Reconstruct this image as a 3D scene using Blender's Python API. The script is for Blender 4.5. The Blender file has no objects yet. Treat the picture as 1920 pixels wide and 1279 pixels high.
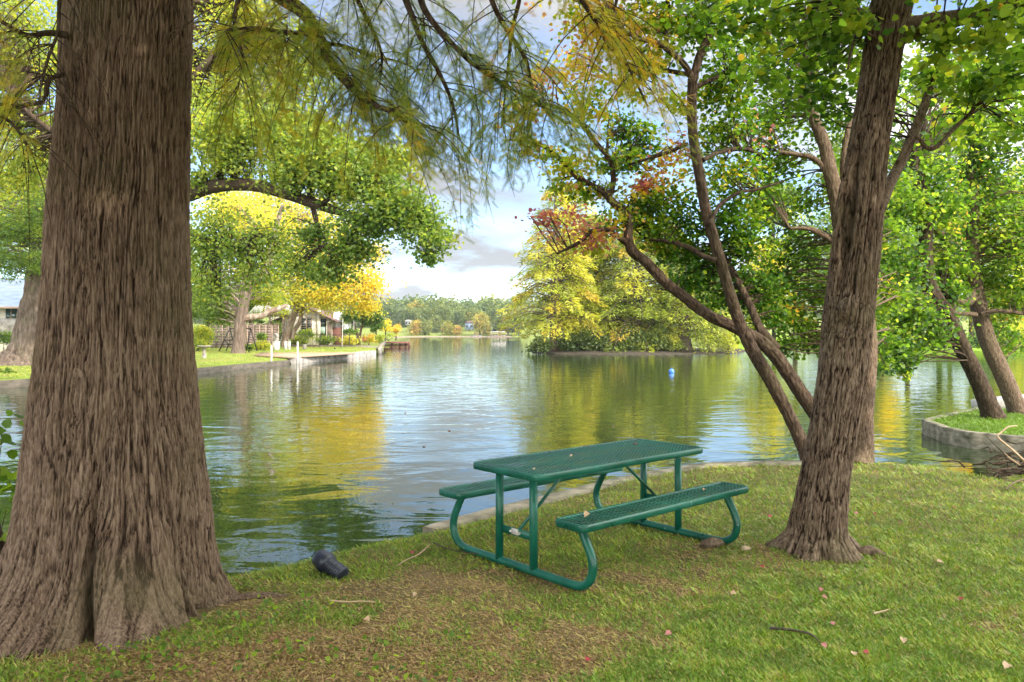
import bpy, math, random, time
import numpy as np
T0 = time.time()
R = math.radians
S = bpy.context.scene
COL = S.collection
rng = np.random.default_rng(7)
random.seed(7)

# ------------------------------------------------------------------ camera constants
F, HOR, CH = 1440.0, 624.0, 1.74        # focal length in photo pixels, horizon row, eye height above the lawn
WZ = -0.38                              # water level
def at(px, py, Y):
    return np.array([(px-960)/F*Y, Y, CH-(py-HOR)/F*Y])
def on(px, py, z=0.0):                  # point of the level z seen at that pixel
    return at(px, py, (CH-z)*F/(py-HOR))
def V(*a): return np.array(a, float)

# ------------------------------------------------------------------ numeric helpers
def _h(ix, iy, iz, s):
    n = (ix.astype(np.int64)*374761393 + iy.astype(np.int64)*668265263 + iz.astype(np.int64)*2147483647 + s*1274126177) & 0xffffffff
    n = ((n ^ (n >> 13))*1103515245) & 0xffffffff
    n = ((n ^ (n >> 16))*2654435761) & 0xffffffff
    return ((n >> 8) & 0xffff)/65535.0
def vn(x, y, z=0.0, s=0):
    x, y, z = np.broadcast_arrays(np.asarray(x, float), np.asarray(y, float), np.asarray(z, float))
    x0, y0, z0 = np.floor(x), np.floor(y), np.floor(z)
    fx, fy, fz = x-x0, y-y0, z-z0
    fx, fy, fz = fx*fx*(3-2*fx), fy*fy*(3-2*fy), fz*fz*(3-2*fz)
    ix, iy, iz = x0.astype(int), y0.astype(int), z0.astype(int)
    r = 0
    for dx in (0, 1):
        wx = fx if dx else 1-fx
        for dy in (0, 1):
            wy = fy if dy else 1-fy
            for dz in (0, 1):
                wz = fz if dz else 1-fz
                r = r + wx*wy*wz*_h(ix+dx, iy+dy, iz+dz, s)
    return r
def fbm(x, y, z=0.0, s=0, o=3):
    a, t, r = 1.0, 0.0, 0.0
    for k in range(o):
        r = r + a*vn(np.asarray(x)*2**k, np.asarray(y)*2**k, np.asarray(z)*2**k, s+k*17)
        t += a; a *= .5
    return r/t
def nrm(v): return v/np.maximum(np.linalg.norm(v, axis=-1, keepdims=True), 1e-9)
def catmull(P, n):
    P = np.asarray(P, float)
    if len(P) == 2:
        t = np.linspace(0, 1, n)[:, None]; return P[0]*(1-t)+P[1]*t
    Q = np.vstack([2*P[0]-P[1], P, 2*P[-1]-P[-2]])
    out = []
    for u in np.linspace(0, len(P)-1-1e-6, n):
        i = int(u); t = u-i
        a, b, c, d = Q[i], Q[i+1], Q[i+2], Q[i+3]
        out.append(.5*((2*b)+(c-a)*t+(2*a-5*b+4*c-d)*t*t+(3*b-a-3*c+d)*t**3))
    return np.array(out)

class MB:
    """collects vertices and faces for ONE mesh"""
    def __init__(s): s.v = []; s.f = {}; s.n = 0; s.t = []
    def add(s, v, f, t=None):
        v = np.asarray(v, float).reshape(-1, 3); f = np.asarray(f, int)
        if f.size: s.f.setdefault(f.shape[1], []).append(f+s.n)
        s.v.append(v); s.n += len(v)
        s.t.append(np.broadcast_to(np.asarray(0.0 if t is None else t, float), (len(v),)))
        return s
    def box(s, c, d, rz=0, rx=0, ry=0):
        x, y, z = d[0]/2, d[1]/2, d[2]/2
        v = np.array([[sx*x, sy*y, sz*z] for sx in (-1, 1) for sy in (-1, 1) for sz in (-1, 1)])
        from mathutils import Euler
        M = np.array(Euler((rx, ry, rz)).to_matrix())
        return s.add(v@M.T+np.asarray(c, float), [[0, 1, 3, 2], [4, 6, 7, 5], [0, 4, 5, 1], [2, 3, 7, 6], [0, 2, 6, 4], [1, 5, 7, 3]])
    def bar(s, a, b, w, h=None):
        a, b = np.asarray(a, float), np.asarray(b, float); h = h or w
        d = nrm(b-a); up = V(0, 0, 1) if abs(d[2]) < .95 else V(0, 1, 0)
        sd = nrm(np.cross(d, up)); u2 = np.cross(sd, d)
        v = [p+sd*i*w/2+u2*j*h/2 for p in (a, b) for i, j in ((-1, -1), (1, -1), (1, 1), (-1, 1))]
        return s.add(v, [[3, 2, 1, 0], [4, 5, 6, 7], [0, 1, 5, 4], [1, 2, 6, 5], [2, 3, 7, 6], [3, 0, 4, 7]])
    def tube(s, pts, rad, ns=8, nz=None, cap=True, disp=None, tint=None, axis=None):
        P = np.asarray(pts, float)
        rad = np.full(len(P), rad) if np.isscalar(rad) else np.asarray(rad, float)
        if nz:
            rr = np.interp(np.linspace(0, len(P)-1, nz), np.arange(len(P)), rad); P = catmull(P, nz); rad = rr
        n = len(P)
        tg = nrm(np.gradient(P, axis=0)) if axis is None else np.tile(nrm(np.asarray(axis, float)), (n, 1))
        up = V(0, 1, 0) if abs(tg[0][2]) > .6 else V(0, 0, 1)
        X = np.zeros_like(P); x = nrm(np.cross(up, tg[0]))
        for i in range(n):
            x = nrm(x-tg[i]*np.dot(x, tg[i])); X[i] = x
        Y = np.cross(tg, X)
        th = np.arange(ns)*2*math.pi/ns
        r = rad[:, None]*np.ones((1, ns))
        if disp is not None:
            L = np.concatenate([[0], np.cumsum(np.linalg.norm(np.diff(P, axis=0), axis=1))])
            r = disp(r, th[None, :]+0*r, P[:, 2:3]+0*r, L[:, None]+0*r)
        v = P[:, None, :]+r[..., None]*(np.cos(th)[None, :, None]*X[:, None, :]+np.sin(th)[None, :, None]*Y[:, None, :])
        i = np.arange(n-1)[:, None]*ns; j = np.arange(ns)[None, :]; k = (j+1) % ns
        f = np.stack([i+j, i+k, i+ns+k, i+ns+j], -1).reshape(-1, 4)
        base = s.n
        s.add(v.reshape(-1, 3), f, tint)
        if cap:
            s.add([P[0], P[-1]], np.zeros((0, 3), int), tint)
            c0, c1 = base+n*ns, base+n*ns+1
            jj = np.arange(ns); kk = (jj+1) % ns
            s.f.setdefault(3, []).append(np.stack([kk+base, jj+base, np.full(ns, c0)], -1))
            s.f.setdefault(3, []).append(np.stack([jj+base+(n-1)*ns, kk+base+(n-1)*ns, np.full(ns, c1)], -1))
        return s
    def ball(s, c, r, nu=12, nv=8, bump=0.0, seed=0):
        r = np.asarray([r]*3 if np.isscalar(r) else r, float)
        ph = np.linspace(0, math.pi, nv+1)[:, None]; th = (np.arange(nu)*2*math.pi/nu)[None, :]
        d = np.stack([np.sin(ph)*np.cos(th), np.sin(ph)*np.sin(th), np.cos(ph)+0*th], -1)
        k = 1+bump*(fbm(d[..., 0]*2+9, d[..., 1]*2+5, d[..., 2]*2+3, seed)-.5)*2
        v = d*k[..., None]*r+np.asarray(c, float)
        i = np.arange(nv)[:, None]*nu; j = np.arange(nu)[None, :]; q = (j+1) % nu
        return s.add(v.reshape(-1, 3), np.stack([i+j, i+nu+j, i+nu+q, i+q], -1).reshape(-1, 4))
    def lathe(s, c, prof, ns=16):
        return s.tube([np.asarray(c, float)+V(0, 0, z) for r, z in prof], [r for r, z in prof], ns, axis=(0, 0, 1))
    def prism(s, poly, z0, z1):
        n = len(poly); p = np.asarray(poly, float)
        a = sum(p[i][0]*p[(i+1) % n][1]-p[(i+1) % n][0]*p[i][1] for i in range(n))
        if a < 0: p = p[::-1]
        z0 = np.broadcast_to(z0, (n,)); z1 = np.broadcast_to(z1, (n,))
        v = np.vstack([np.c_[p[:, :2], z0], np.c_[p[:, :2], z1]])
        i = np.arange(n); j = (i+1) % n; b = s.n
        s.add(v, np.stack([i, j, j+n, i+n], -1))
        s.f.setdefault(n, []).append(np.array([i+n])+b); s.f.setdefault(n, []).append(np.array([i[::-1]])+b)
        return s
    def gable(s, pts, y0, y1):              # outline in x,z swept along y
        n = len(pts); v = [[x, y0, z] for x, z in pts]+[[x, y1, z] for x, z in pts]
        i = np.arange(n); j = (i+1) % n; b = s.n
        s.add(v, np.stack([i, j, j+n, i+n], -1))
        s.f.setdefault(n, []).append(np.array([i[::-1]])+b); s.f.setdefault(n, []).append(np.array([i+n])+b)
        return s
    def build(s, name, mat, parent=None, smooth=False, mats=None):
        v = np.vstack(s.v) if s.v else np.zeros((0, 3))
        if parent is not None:
            o = parent; off = np.zeros(3)
            while o is not None: off += np.array(o.location); o = o.parent
            v = v-off
        loops, starts, pos = [], [], 0
        for k, fs in s.f.items():
            a = np.vstack(fs); loops.append(a.ravel()); starts.append(pos+np.arange(len(a))*k); pos += a.size
        me = bpy.data.meshes.new(name)
        me.vertices.add(len(v)); me.vertices.foreach_set('co', v.astype(np.float32).ravel())
        lo = np.concatenate(loops).astype(np.int32); st = np.concatenate(starts).astype(np.int32)
        me.loops.add(len(lo)); me.loops.foreach_set('vertex_index', lo)
        me.polygons.add(len(st)); me.polygons.foreach_set('loop_start', st)
        if smooth: me.polygons.foreach_set('use_smooth', np.ones(len(st), bool))
        t = np.concatenate(s.t)
        if np.any(t):
            at_ = me.attributes.new('tint', 'FLOAT', 'POINT'); at_.data.foreach_set('value', t.astype(np.float32))
        me.update(calc_edges=True)
        me.materials.append(mat)
        ob = bpy.data.objects.new(name, me); COL.objects.link(ob)
        if parent is not None: ob.parent = parent
        return ob

def tag(o, label=None, cat=None, group=None, kind=None):
    if label: o['label'] = label
    if cat: o['category'] = cat
    if group: o['group'] = group
    if kind: o['kind'] = kind
    return o
def thing(name, label, cat, loc=(0, 0, 0), group=None):
    o = bpy.data.objects.new(name, None); COL.objects.link(o); o.location = [float(c) for c in loc]
    o.empty_display_size = .1
    return tag(o, label, cat, group)

# ------------------------------------------------------------------ materials
def mat(name):
    m = bpy.data.materials.new(name); m.use_nodes = True; nt = m.node_tree; nt.nodes.clear()
    out = nt.nodes.new('ShaderNodeOutputMaterial')
    return m, nt, out
def N(nt, t, **kw):
    n = nt.nodes.new(t)
    for k, v in kw.items():
        if k.startswith('i_'): n.inputs[k[2:].replace('_', ' ')].default_value = v
        else: setattr(n, k, v)
    return n
def ramp(nt, cols, interp='LINEAR'):
    r = nt.nodes.new('ShaderNodeValToRGB'); r.color_ramp.interpolation = interp
    e = r.color_ramp.elements
    e[0].position = cols[0][0]; e[0].color = (*cols[0][1], 1); e[1].position = cols[-1][0]; e[1].color = (*cols[-1][1], 1)
    for p, c in cols[1:-1]:
        q = e.new(p); q.color = (*c, 1)
    return r
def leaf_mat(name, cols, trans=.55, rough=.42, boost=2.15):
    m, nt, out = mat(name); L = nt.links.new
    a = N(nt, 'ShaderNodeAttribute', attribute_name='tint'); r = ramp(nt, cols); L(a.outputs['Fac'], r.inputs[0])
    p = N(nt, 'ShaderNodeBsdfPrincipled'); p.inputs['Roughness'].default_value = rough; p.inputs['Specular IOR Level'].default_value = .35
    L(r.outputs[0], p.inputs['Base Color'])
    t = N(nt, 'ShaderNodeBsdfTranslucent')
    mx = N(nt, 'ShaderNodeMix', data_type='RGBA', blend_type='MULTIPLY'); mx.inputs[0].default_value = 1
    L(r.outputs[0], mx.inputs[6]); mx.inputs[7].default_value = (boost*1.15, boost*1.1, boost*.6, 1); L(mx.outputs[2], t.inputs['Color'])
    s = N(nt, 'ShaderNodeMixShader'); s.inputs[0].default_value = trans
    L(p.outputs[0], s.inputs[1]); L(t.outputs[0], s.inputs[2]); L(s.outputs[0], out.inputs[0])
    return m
def noisy(name, cols, scale=(3, 3, 3), detail=6, rough=.8, bump=0.0, bscale=None, spec=.3, metal=0.0, dist=.01, coord='Object', rw=.6, wave=None):
    m, nt, out = mat(name); L = nt.links.new
    tc = N(nt, 'ShaderNodeTexCoord'); mp = N(nt, 'ShaderNodeMapping'); mp.inputs['Scale'].default_value = scale
    L(tc.outputs[coord], mp.inputs[0])
    n = N(nt, 'ShaderNodeTexNoise'); n.inputs['Scale'].default_value = 1; n.inputs['Detail'].default_value = detail; n.inputs['Roughness'].default_value = rw
    L(mp.outputs[0], n.inputs['Vector'])
    r = ramp(nt, cols); L(n.outputs[0], r.inputs[0])
    p = N(nt, 'ShaderNodeBsdfPrincipled'); p.inputs['Roughness'].default_value = rough; p.inputs['Specular IOR Level'].default_value = spec; p.inputs['Metallic'].default_value = metal
    L(r.outputs[0], p.inputs['Base Color'])
    if bump:
        mp2 = N(nt, 'ShaderNodeMapping'); mp2.inputs['Scale'].default_value = bscale or scale; L(tc.outputs[coord], mp2.inputs[0])
        n2 = N(nt, 'ShaderNodeTexNoise'); n2.inputs['Scale'].default_value = 1; n2.inputs['Detail'].default_value = 6; L(mp2.outputs[0], n2.inputs['Vector'])
        b = N(nt, 'ShaderNodeBump'); b.inputs['Strength'].default_value = bump; b.inputs['Distance'].default_value = dist
        L(n2.outputs[0], b.inputs['Height']); L(b.outputs[0], p.inputs['Normal'])
    L(p.outputs[0], out.inputs[0])
    return m
def bark_mat(name, dark, mid, light, sc=(26, 26, 4), bump=.6, dist=.02):
    m, nt, out = mat(name); L = nt.links.new
    tc = N(nt, 'ShaderNodeTexCoord'); mp = N(nt, 'ShaderNodeMapping'); mp.inputs['Scale'].default_value = sc; L(tc.outputs['Object'], mp.inputs[0])
    n = N(nt, 'ShaderNodeTexNoise'); n.inputs['Scale'].default_value = 1; n.inputs['Detail'].default_value = 8; n.inputs['Roughness'].default_value = .65; n.inputs['Distortion'].default_value = .4
    L(mp.outputs[0], n.inputs['Vector'])
    a = N(nt, 'ShaderNodeAttribute', attribute_name='tint')
    ad = N(nt, 'ShaderNodeMath', operation='ADD'); L(n.outputs[0], ad.inputs[0]); L(a.outputs['Fac'], ad.inputs[1])
    r = ramp(nt, [(.3, dark), (.5, mid), (.72, light)]); L(ad.outputs[0], r.inputs[0])
    n3 = N(nt, 'ShaderNodeTexNoise'); n3.inputs['Scale'].default_value = 1.3; n3.inputs['Detail'].default_value = 4; L(tc.outputs['Object'], n3.inputs['Vector'])
    mx = N(nt, 'ShaderNodeMix', data_type='RGBA', blend_type='MIX'); r3 = ramp(nt, [(.52, (0, 0, 0)), (.7, (.5, .5, .5))]); L(n3.outputs[0], r3.inputs[0])
    L(r3.outputs[0], mx.inputs[0]); L(r.outputs[0], mx.inputs[6]); mx.inputs[7].default_value = (mid[0]*.9, mid[1]*1.15, mid[2]*.85, 1)
    p = N(nt, 'ShaderNodeBsdfPrincipled'); p.inputs['Roughness'].default_value = .9; p.inputs['Specular IOR Level'].default_value = .15
    L(mx.outputs[2], p.inputs['Base Color'])
    b = N(nt, 'ShaderNodeBump'); b.inputs['Strength'].default_value = bump; b.inputs['Distance'].default_value = dist
    L(n.outputs[0], b.inputs['Height']); L(b.outputs[0], p.inputs['Normal']); L(p.outputs[0], out.inputs[0])
    return m

M = {}
G_DK, G_MD, G_LT = (.035, .09, .014), (.125, .22, .022), (.32, .39, .045)
M['leaf_green'] = leaf_mat('leaf_green', [(0, G_DK), (.4, G_MD), (.72, G_LT), (.88, (.42, .38, .03)), (1, (.55, .30, .06))])
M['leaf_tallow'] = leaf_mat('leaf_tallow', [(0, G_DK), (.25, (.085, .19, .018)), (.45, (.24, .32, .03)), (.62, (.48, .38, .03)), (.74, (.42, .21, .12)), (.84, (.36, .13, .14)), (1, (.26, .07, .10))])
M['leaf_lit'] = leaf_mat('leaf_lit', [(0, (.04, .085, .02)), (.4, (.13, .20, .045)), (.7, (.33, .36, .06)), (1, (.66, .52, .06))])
M['leaf_gold'] = leaf_mat('leaf_gold', [(0, (.12, .17, .02)), (.3, (.30, .33, .04)), (.7, (.52, .43, .05)), (1, (.55, .36, .06))], trans=.4)
M['leaf_island'] = leaf_mat('leaf_island', [(0, (.05, .085, .02)), (.3, (.20, .26, .04)), (.55, (.42, .44, .05)), (.8, (.58, .48, .07)), (1, (.50, .28, .09))], trans=.3)
M['leaf_cypress'] = leaf_mat('leaf_cypress', [(0, (.07, .12, .03)), (.4, (.19, .25, .03)), (.7, (.38, .34, .04)), (1, (.52, .28, .03))], trans=.5)
M['leaf_far'] = leaf_mat('leaf_far', [(0, (.04, .07, .02)), (.4, (.10, .14, .035)), (.7, (.24, .25, .045)), (.9, (.44, .34, .05)), (1, (.45, .23, .06))], trans=.25)
M['grass'] = leaf_mat('grass', [(0, (.13, .21, .02)), (.3, (.19, .34, .03)), (.5, (.40, .46, .06)), (.68, (.44, .34, .13)), (.85, (.36, .21, .11)), (1, (.20, .10, .06))], trans=.3, boost=1.2)
M['bark_cypress'] = bark_mat('bark_cypress', (.025, .014, .008), (.15, .098, .064), (.265, .19, .13), (85, 85, 9), 1.0, .010)
M['bark_maple'] = bark_mat('bark_maple', (.020, .011, .006), (.15, .10, .066), (.29, .215, .15), (60, 60, 12), .8, .008)
M['bark_dark'] = bark_mat('bark_dark', (.012, .008, .005), (.066, .043, .028), (.15, .108, .074), (30, 30, 7), .6, .01)
M['bark_far'] = bark_mat('bark_far', (.04, .028, .02), (.14, .10, .075), (.25, .19, .145), (8, 8, 1.5), .6, .03)
M['bark_white'] = bark_mat('bark_white', (.11, .07, .05), (.23, .165, .12), (.52, .46, .38), (2.5, 2.5, 1.2), .2, .02)
M['twig'] = noisy('twig', [(.3, (.035, .025, .018)), (.7, (.11, .08, .06))], (20, 20, 20), rough=.9)
M['concrete'] = noisy('concrete', [(.3, (.07, .065, .035)), (.5, (.20, .175, .12)), (.75, (.40, .34, .25))], (5, 5, 9), rough=.9, bump=.5, bscale=(40, 40, 40), dist=.006)
M['concrete_dark'] = noisy('concrete_dark', [(.3, (.05, .042, .03)), (.7, (.15, .125, .095))], (2, 2, 5), rough=.9)
M['concrete_pale'] = noisy('concrete_pale', [(.3, (.42, .38, .34)), (.7, (.62, .57, .50))], (2, 2, 3), rough=.85)
M['stone_block'] = noisy('stone_block', [(.32, (.14, .12, .10)), (.5, (.30, .265, .23)), (.75, (.48, .44, .39))], (1.6, 1.6, 2.2), rough=.9, bump=.4, dist=.05)
M['wood_deck'] = noisy('wood_deck', [(.3, (.26, .17, .105)), (.7, (.40, .285, .185))], (.6, 9, 3), rough=.8)
M['wood_fence'] = noisy('wood_fence', [(.3, (.16, .11, .09)), (.7, (.30, .22, .18))], (1, 1, 5), rough=.85)
M['wood_pale'] = noisy('wood_pale', [(.3, (.30, .21, .16)), (.7, (.42, .31, .24))], (2, 2, 2), rough=.8)
M['wood_red'] = noisy('wood_red', [(.3, (.14, .055, .045)), (.7, (.26, .11, .085))], (1, 1, 6), rough=.8)
M['wall_cream'] = noisy('wall_cream', [(.3, (.62, .54, .44)), (.7, (.72, .65, .54))], (1.5, 1.5, 1.5), rough=.9)
M['wall_white'] = noisy('wall_white', [(.3, (.62, .60, .62)), (.7, (.74, .72, .74))], (1.5, 1.5, 1.5), rough=.9)
M['brick'] = noisy('brick', [(.3, (.16, .07, .055)), (.7, (.24, .11, .085))], (4, 4, 9), rough=.9)
M['roof_brown'] = noisy('roof_brown', [(.3, (.13, .075, .065)), (.7, (.22, .14, .12))], (3, 3, 3), rough=.8)
M['roof_pale'] = noisy('roof_pale', [(.3, (.60, .52, .46)), (.7, (.78, .70, .62))], (1, 1, 1), rough=.7)
M['roof_slate'] = noisy('roof_slate', [(.3, (.14, .18, .24)), (.7, (.26, .31, .38))], (1.2, 1.2, 6), rough=.6)
M['glass'] = noisy('glass', [(.3, (.02, .035, .035)), (.7, (.035, .06, .055))], (1, 1, 1), rough=.08, spec=.8)
M['panel_green'] = noisy('panel_green', [(.3, (.30, .42, .36)), (.7, (.40, .52, .45))], (1, 1, 1), rough=.4)
M['iron'] = noisy('iron', [(.3, (.015, .014, .014)), (.7, (.035, .032, .03))], (9, 9, 9), rough=.5)
M['rail_metal'] = noisy('rail_metal', [(.3, (.07, .06, .05)), (.7, (.13, .11, .09))], (9, 9, 9), rough=.5)
M['white_paint'] = noisy('white_paint', [(.3, (.48, .45, .41)), (.7, (.66, .63, .58))], (6, 6, 2), rough=.6)
M['blue'] = noisy('blue', [(.3, (.05, .16, .55)), (.7, (.09, .25, .7))], (6, 6, 6), rough=.35, spec=.5)
M['plastic_black'] = noisy('plastic_black', [(.3, (.010, .012, .022)), (.7, (.028, .03, .045))], (8, 8, 8), rough=.38, spec=.5)
M['leaf_red'] = noisy('leaf_red', [(.3, (.22, .02, .025)), (.7, (.38, .06, .06))], (9, 9, 9), rough=.6)
M['leaf_rose'] = noisy('leaf_rose', [(.3, (.36, .10, .10)), (.7, (.45, .20, .17))], (9, 9, 9), rough=.6)
M['leaf_tan'] = noisy('leaf_tan', [(.3, (.38, .24, .13)), (.7, (.52, .38, .25))], (9, 9, 9), rough=.7)
M['soil'] = noisy('soil', [(.3, (.03, .024, .016)), (.7, (.08, .06, .04))], (4, 4, 4), rough=.95, bump=.5, bscale=(30, 30, 30), dist=.02)

# green powder-coated steel with chipped paint and dull scuffs
def paint_green():
    m, nt, out = mat('paint_green'); L = nt.links.new
    tc = N(nt, 'ShaderNodeTexCoord')
    n = N(nt, 'ShaderNodeTexNoise'); n.inputs['Scale'].default_value = 28; n.inputs['Detail'].default_value = 5; L(tc.outputs['Object'], n.inputs['Vector'])
    chip = ramp(nt, [(.71, (0, 0, 0)), (.73, (1, 1, 1))]); L(n.outputs[0], chip.inputs[0])
    n2 = N(nt, 'ShaderNodeTexNoise'); n2.inputs['Scale'].default_value = 5; n2.inputs['Detail'].default_value = 5; L(tc.outputs['Object'], n2.inputs['Vector'])
    base = ramp(nt, [(.3, (.001, .060, .034)), (.5, (.002, .095, .055)), (.75, (.012, .14, .09))]); L(n2.outputs[0], base.inputs[0])
    mx = N(nt, 'ShaderNodeMix', data_type='RGBA'); L(chip.outputs[0], mx.inputs[0]); L(base.outputs[0], mx.inputs[6]); mx.inputs[7].default_value = (.36, .40, .36, 1)
    p = N(nt, 'ShaderNodeBsdfPrincipled'); L(mx.outputs[2], p.inputs['Base Color']); p.inputs['Specular IOR Level'].default_value = .5
    rr = ramp(nt, [(.3, (.26,)*3), (.7, (.48,)*3)]); L(n2.outputs[0], rr.inputs[0]); L(rr.outputs[0], p.inputs['Roughness'])
    b = N(nt, 'ShaderNodeBump'); b.inputs['Strength'].default_value = .25; b.inputs['Distance'].default_value = .002; L(n.outputs[0], b.inputs['Height']); L(b.outputs[0], p.inputs['Normal'])
    L(p.outputs[0], out.inputs[0]); return m
M['paint_green'] = paint_green()

def water_mat():
    m, nt, out = mat('water'); L = nt.links.new
    tc = N(nt, 'ShaderNodeTexCoord')
    def nz(sc, det, dst=0.0):
        mp = N(nt, 'ShaderNodeMapping'); mp.inputs['Scale'].default_value = sc; L(tc.outputs['Object'], mp.inputs[0])
        n = N(nt, 'ShaderNodeTexNoise'); n.inputs['Scale'].default_value = 1; n.inputs['Detail'].default_value = det; n.inputs['Distortion'].default_value = dst
        L(mp.outputs[0], n.inputs['Vector']); return n
    a = nz((.9, 1.3, 1), 2, .6); b = nz((4.2, 6.5, 1), 2, .3); c = nz((.12, .3, 1), 3)
    # calm and ruffled areas
    cr = ramp(nt, [(.38, (.45,)*3), (.62, (1, 1, 1))]); L(c.outputs[0], cr.inputs[0])
    h1 = N(nt, 'ShaderNodeMath', operation='MULTIPLY'); h1.inputs[1].default_value = .020; L(a.outputs[0], h1.inputs[0])
    h2 = N(nt, 'ShaderNodeMath', operation='MULTIPLY'); h2.inputs[1].default_value = .0026; L(b.outputs[0], h2.inputs[0])
    h3 = N(nt, 'ShaderNodeMath', operation='MULTIPLY'); L(h2.outputs[0], h3.inputs[0]); L(cr.outputs[0], h3.inputs[1])
    ad = N(nt, 'ShaderNodeMath', operation='ADD'); L(h1.outputs[0], ad.inputs[0]); L(h3.outputs[0], ad.inputs[1])
    bm = N(nt, 'ShaderNodeBump'); bm.inputs['Strength'].default_value = 1; bm.inputs['Distance'].default_value = 1.0; L(ad.outputs[0], bm.inputs['Height'])
    p = N(nt, 'ShaderNodeBsdfPrincipled'); p.inputs['Base Color'].default_value = (.022, .038, .010, 1); p.inputs['Roughness'].default_value = .02
    p.inputs['IOR'].default_value = 1.4; p.inputs['Specular IOR Level'].default_value = .8
    L(bm.outputs[0], p.inputs['Normal']); L(p.outputs[0], out.inputs[0]); return m
M['water'] = water_mat()
def lawn_mat(name, cols, sc=1.3):
    m, nt, out = mat(name); L = nt.links.new
    tc = N(nt, 'ShaderNodeTexCoord')
    n = N(nt, 'ShaderNodeTexNoise'); n.inputs['Scale'].default_value = sc; n.inputs['Detail'].default_value = 9; n.inputs['Roughness'].default_value = .7; L(tc.outputs['Object'], n.inputs['Vector'])
    r = ramp(nt, cols); L(n.outputs[0], r.inputs[0])
    p = N(nt, 'ShaderNodeBsdfPrincipled'); p.inputs['Roughness'].default_value = .95; p.inputs['Specular IOR Level'].default_value = .1; L(r.outputs[0], p.inputs['Base Color'])
    n2 = N(nt, 'ShaderNodeTexNoise'); n2.inputs['Scale'].default_value = 60; n2.inputs['Detail'].default_value = 4; L(tc.outputs['Object'], n2.inputs['Vector'])
    b = N(nt, 'ShaderNodeBump'); b.inputs['Distance'].default_value = .03; L(n2.outputs[0], b.inputs['Height']); L(b.outputs[0], p.inputs['Normal'])
    L(p.outputs[0], out.inputs[0]); return m
M['lawn_near'] = lawn_mat('lawn_near', [(.3, (.09, .075, .03)), (.5, (.17, .13, .06)), (.7, (.26, .18, .09))], 2.5)
M['lawn_far'] = lawn_mat('lawn_far', [(.3, (.12, .17, .03)), (.5, (.20, .24, .05)), (.7, (.30, .28, .09))], .35)
M['lawn_right'] = lawn_mat('lawn_right', [(.3, (.12, .22, .02)), (.7, (.26, .36, .04))], .35)

# ------------------------------------------------------------------ leaves
TPL = {
 'diamond': (np.array([[0, 0, 0], [.42, .45, .06], [0, 1, 0], [-.42, .45, .06]]), [[0, 1, 2, 3]]),
 'broad': (np.array([[0, 0, 0], [.46, .22, .08], [.40, .66, .06], [0, 1, -.04], [-.40, .66, .06], [-.46, .22, .08]]), [[0, 1, 2, 3], [0, 3, 4, 5]]),
 'spray': (np.array([[0, 0, 0], [.16, .4, .02], [0, 1, -.08], [-.16, .4, .02]]), [[0, 1, 2, 3]]),
}
def _spray():
    v, f = [], []
    for i in range(9):
        y = .08+i*.1; w = .22*(1-.6*abs(y-.45)); 
        for sgn in (-1, 1):
            b = len(v)
            v += [[0, y, 0], [0, y+.045, 0], [sgn*w, y+.16, -.05]]
            f.append([b, b+1, b+2])
    b = len(v); v += [[-.012, 0, 0], [.012, 0, 0], [0, 1.02, -.03]]; f.append([b, b+1, b+2])
    return np.array(v), f
TPL['feather'] = _spray()
def leaves(mb, c, size, tint, kind='diamond', up=.7, dirs=None, droop=0.25, g=None):
    g = g or rng
    n = len(c)
    if n == 0: return
    T, Fc = TPL[kind]; Fc = np.array(Fc); k = len(T)
    d = g.normal(size=(n, 3)) if dirs is None else dirs+g.normal(size=(n, 3))*.35
    d[:, 2] = d[:, 2]*.6-droop
    d = nrm(d)
    z = g.normal(size=(n, 3))*(1-up*.5)+V(0, 0, up*1.2)
    x = nrm(np.cross(d, z)); z = np.cross(x, d)
    s = size*g.uniform(.7, 1.25, n)
    v = c[:, None, :]+s[:, None, None]*(T[None, :, 0:1]*x[:, None]+T[None, :, 1:2]*d[:, None]+T[None, :, 2:3]*z[:, None])
    f = (Fc[None]+(np.arange(n)*k)[:, None, None]).reshape(-1, Fc.shape[1])
    mb.add(v.reshape(-1, 3), f, np.clip(np.repeat(tint, k), .001, 1))
def Bp(px, py, Y, rx, ry, n, t=.4, dep=None, tv=.12):
    """leafy mass centred at a place: centre, radii in metres, leaf count, tint"""
    c = at(px, py, Y); a, b = rx*Y/F, ry*Y/F
    return (c, V(a, dep if dep else (a+b)/2, b), n, t, tv)
def clumps(blobs, size, g, sub=55, spread=.26, sharp=.5):
    """leaf centres in uneven clumps; returns centres, tints, clump centres"""
    C, Tn, K = [], [], []
    for c, r, n, t, tv in blobs:
        m = max(4, int(n/sub))
        d = nrm(g.normal(size=(m, 3)))*(g.uniform(0.05, 1, (m, 1))**sharp)
        kc = c+d*r*.9
        kt = t+g.normal(size=m)*tv
        K.append(kc)
        w = g.uniform(.3, 1.6, m); w /= w.sum()
        idx = g.choice(m, n, p=w)
        sp = np.mean(r)*spread*g.uniform(.6, 1.3, m)
        off = g.normal(size=(n, 3))*sp[idx][:, None]*V(1, 1, .62)
        C.append(kc[idx]+off); Tn.append(kt[idx]+g.normal(size=n)*.06)
    return np.vstack(C), np.concatenate(Tn), np.vstack(K)
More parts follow.
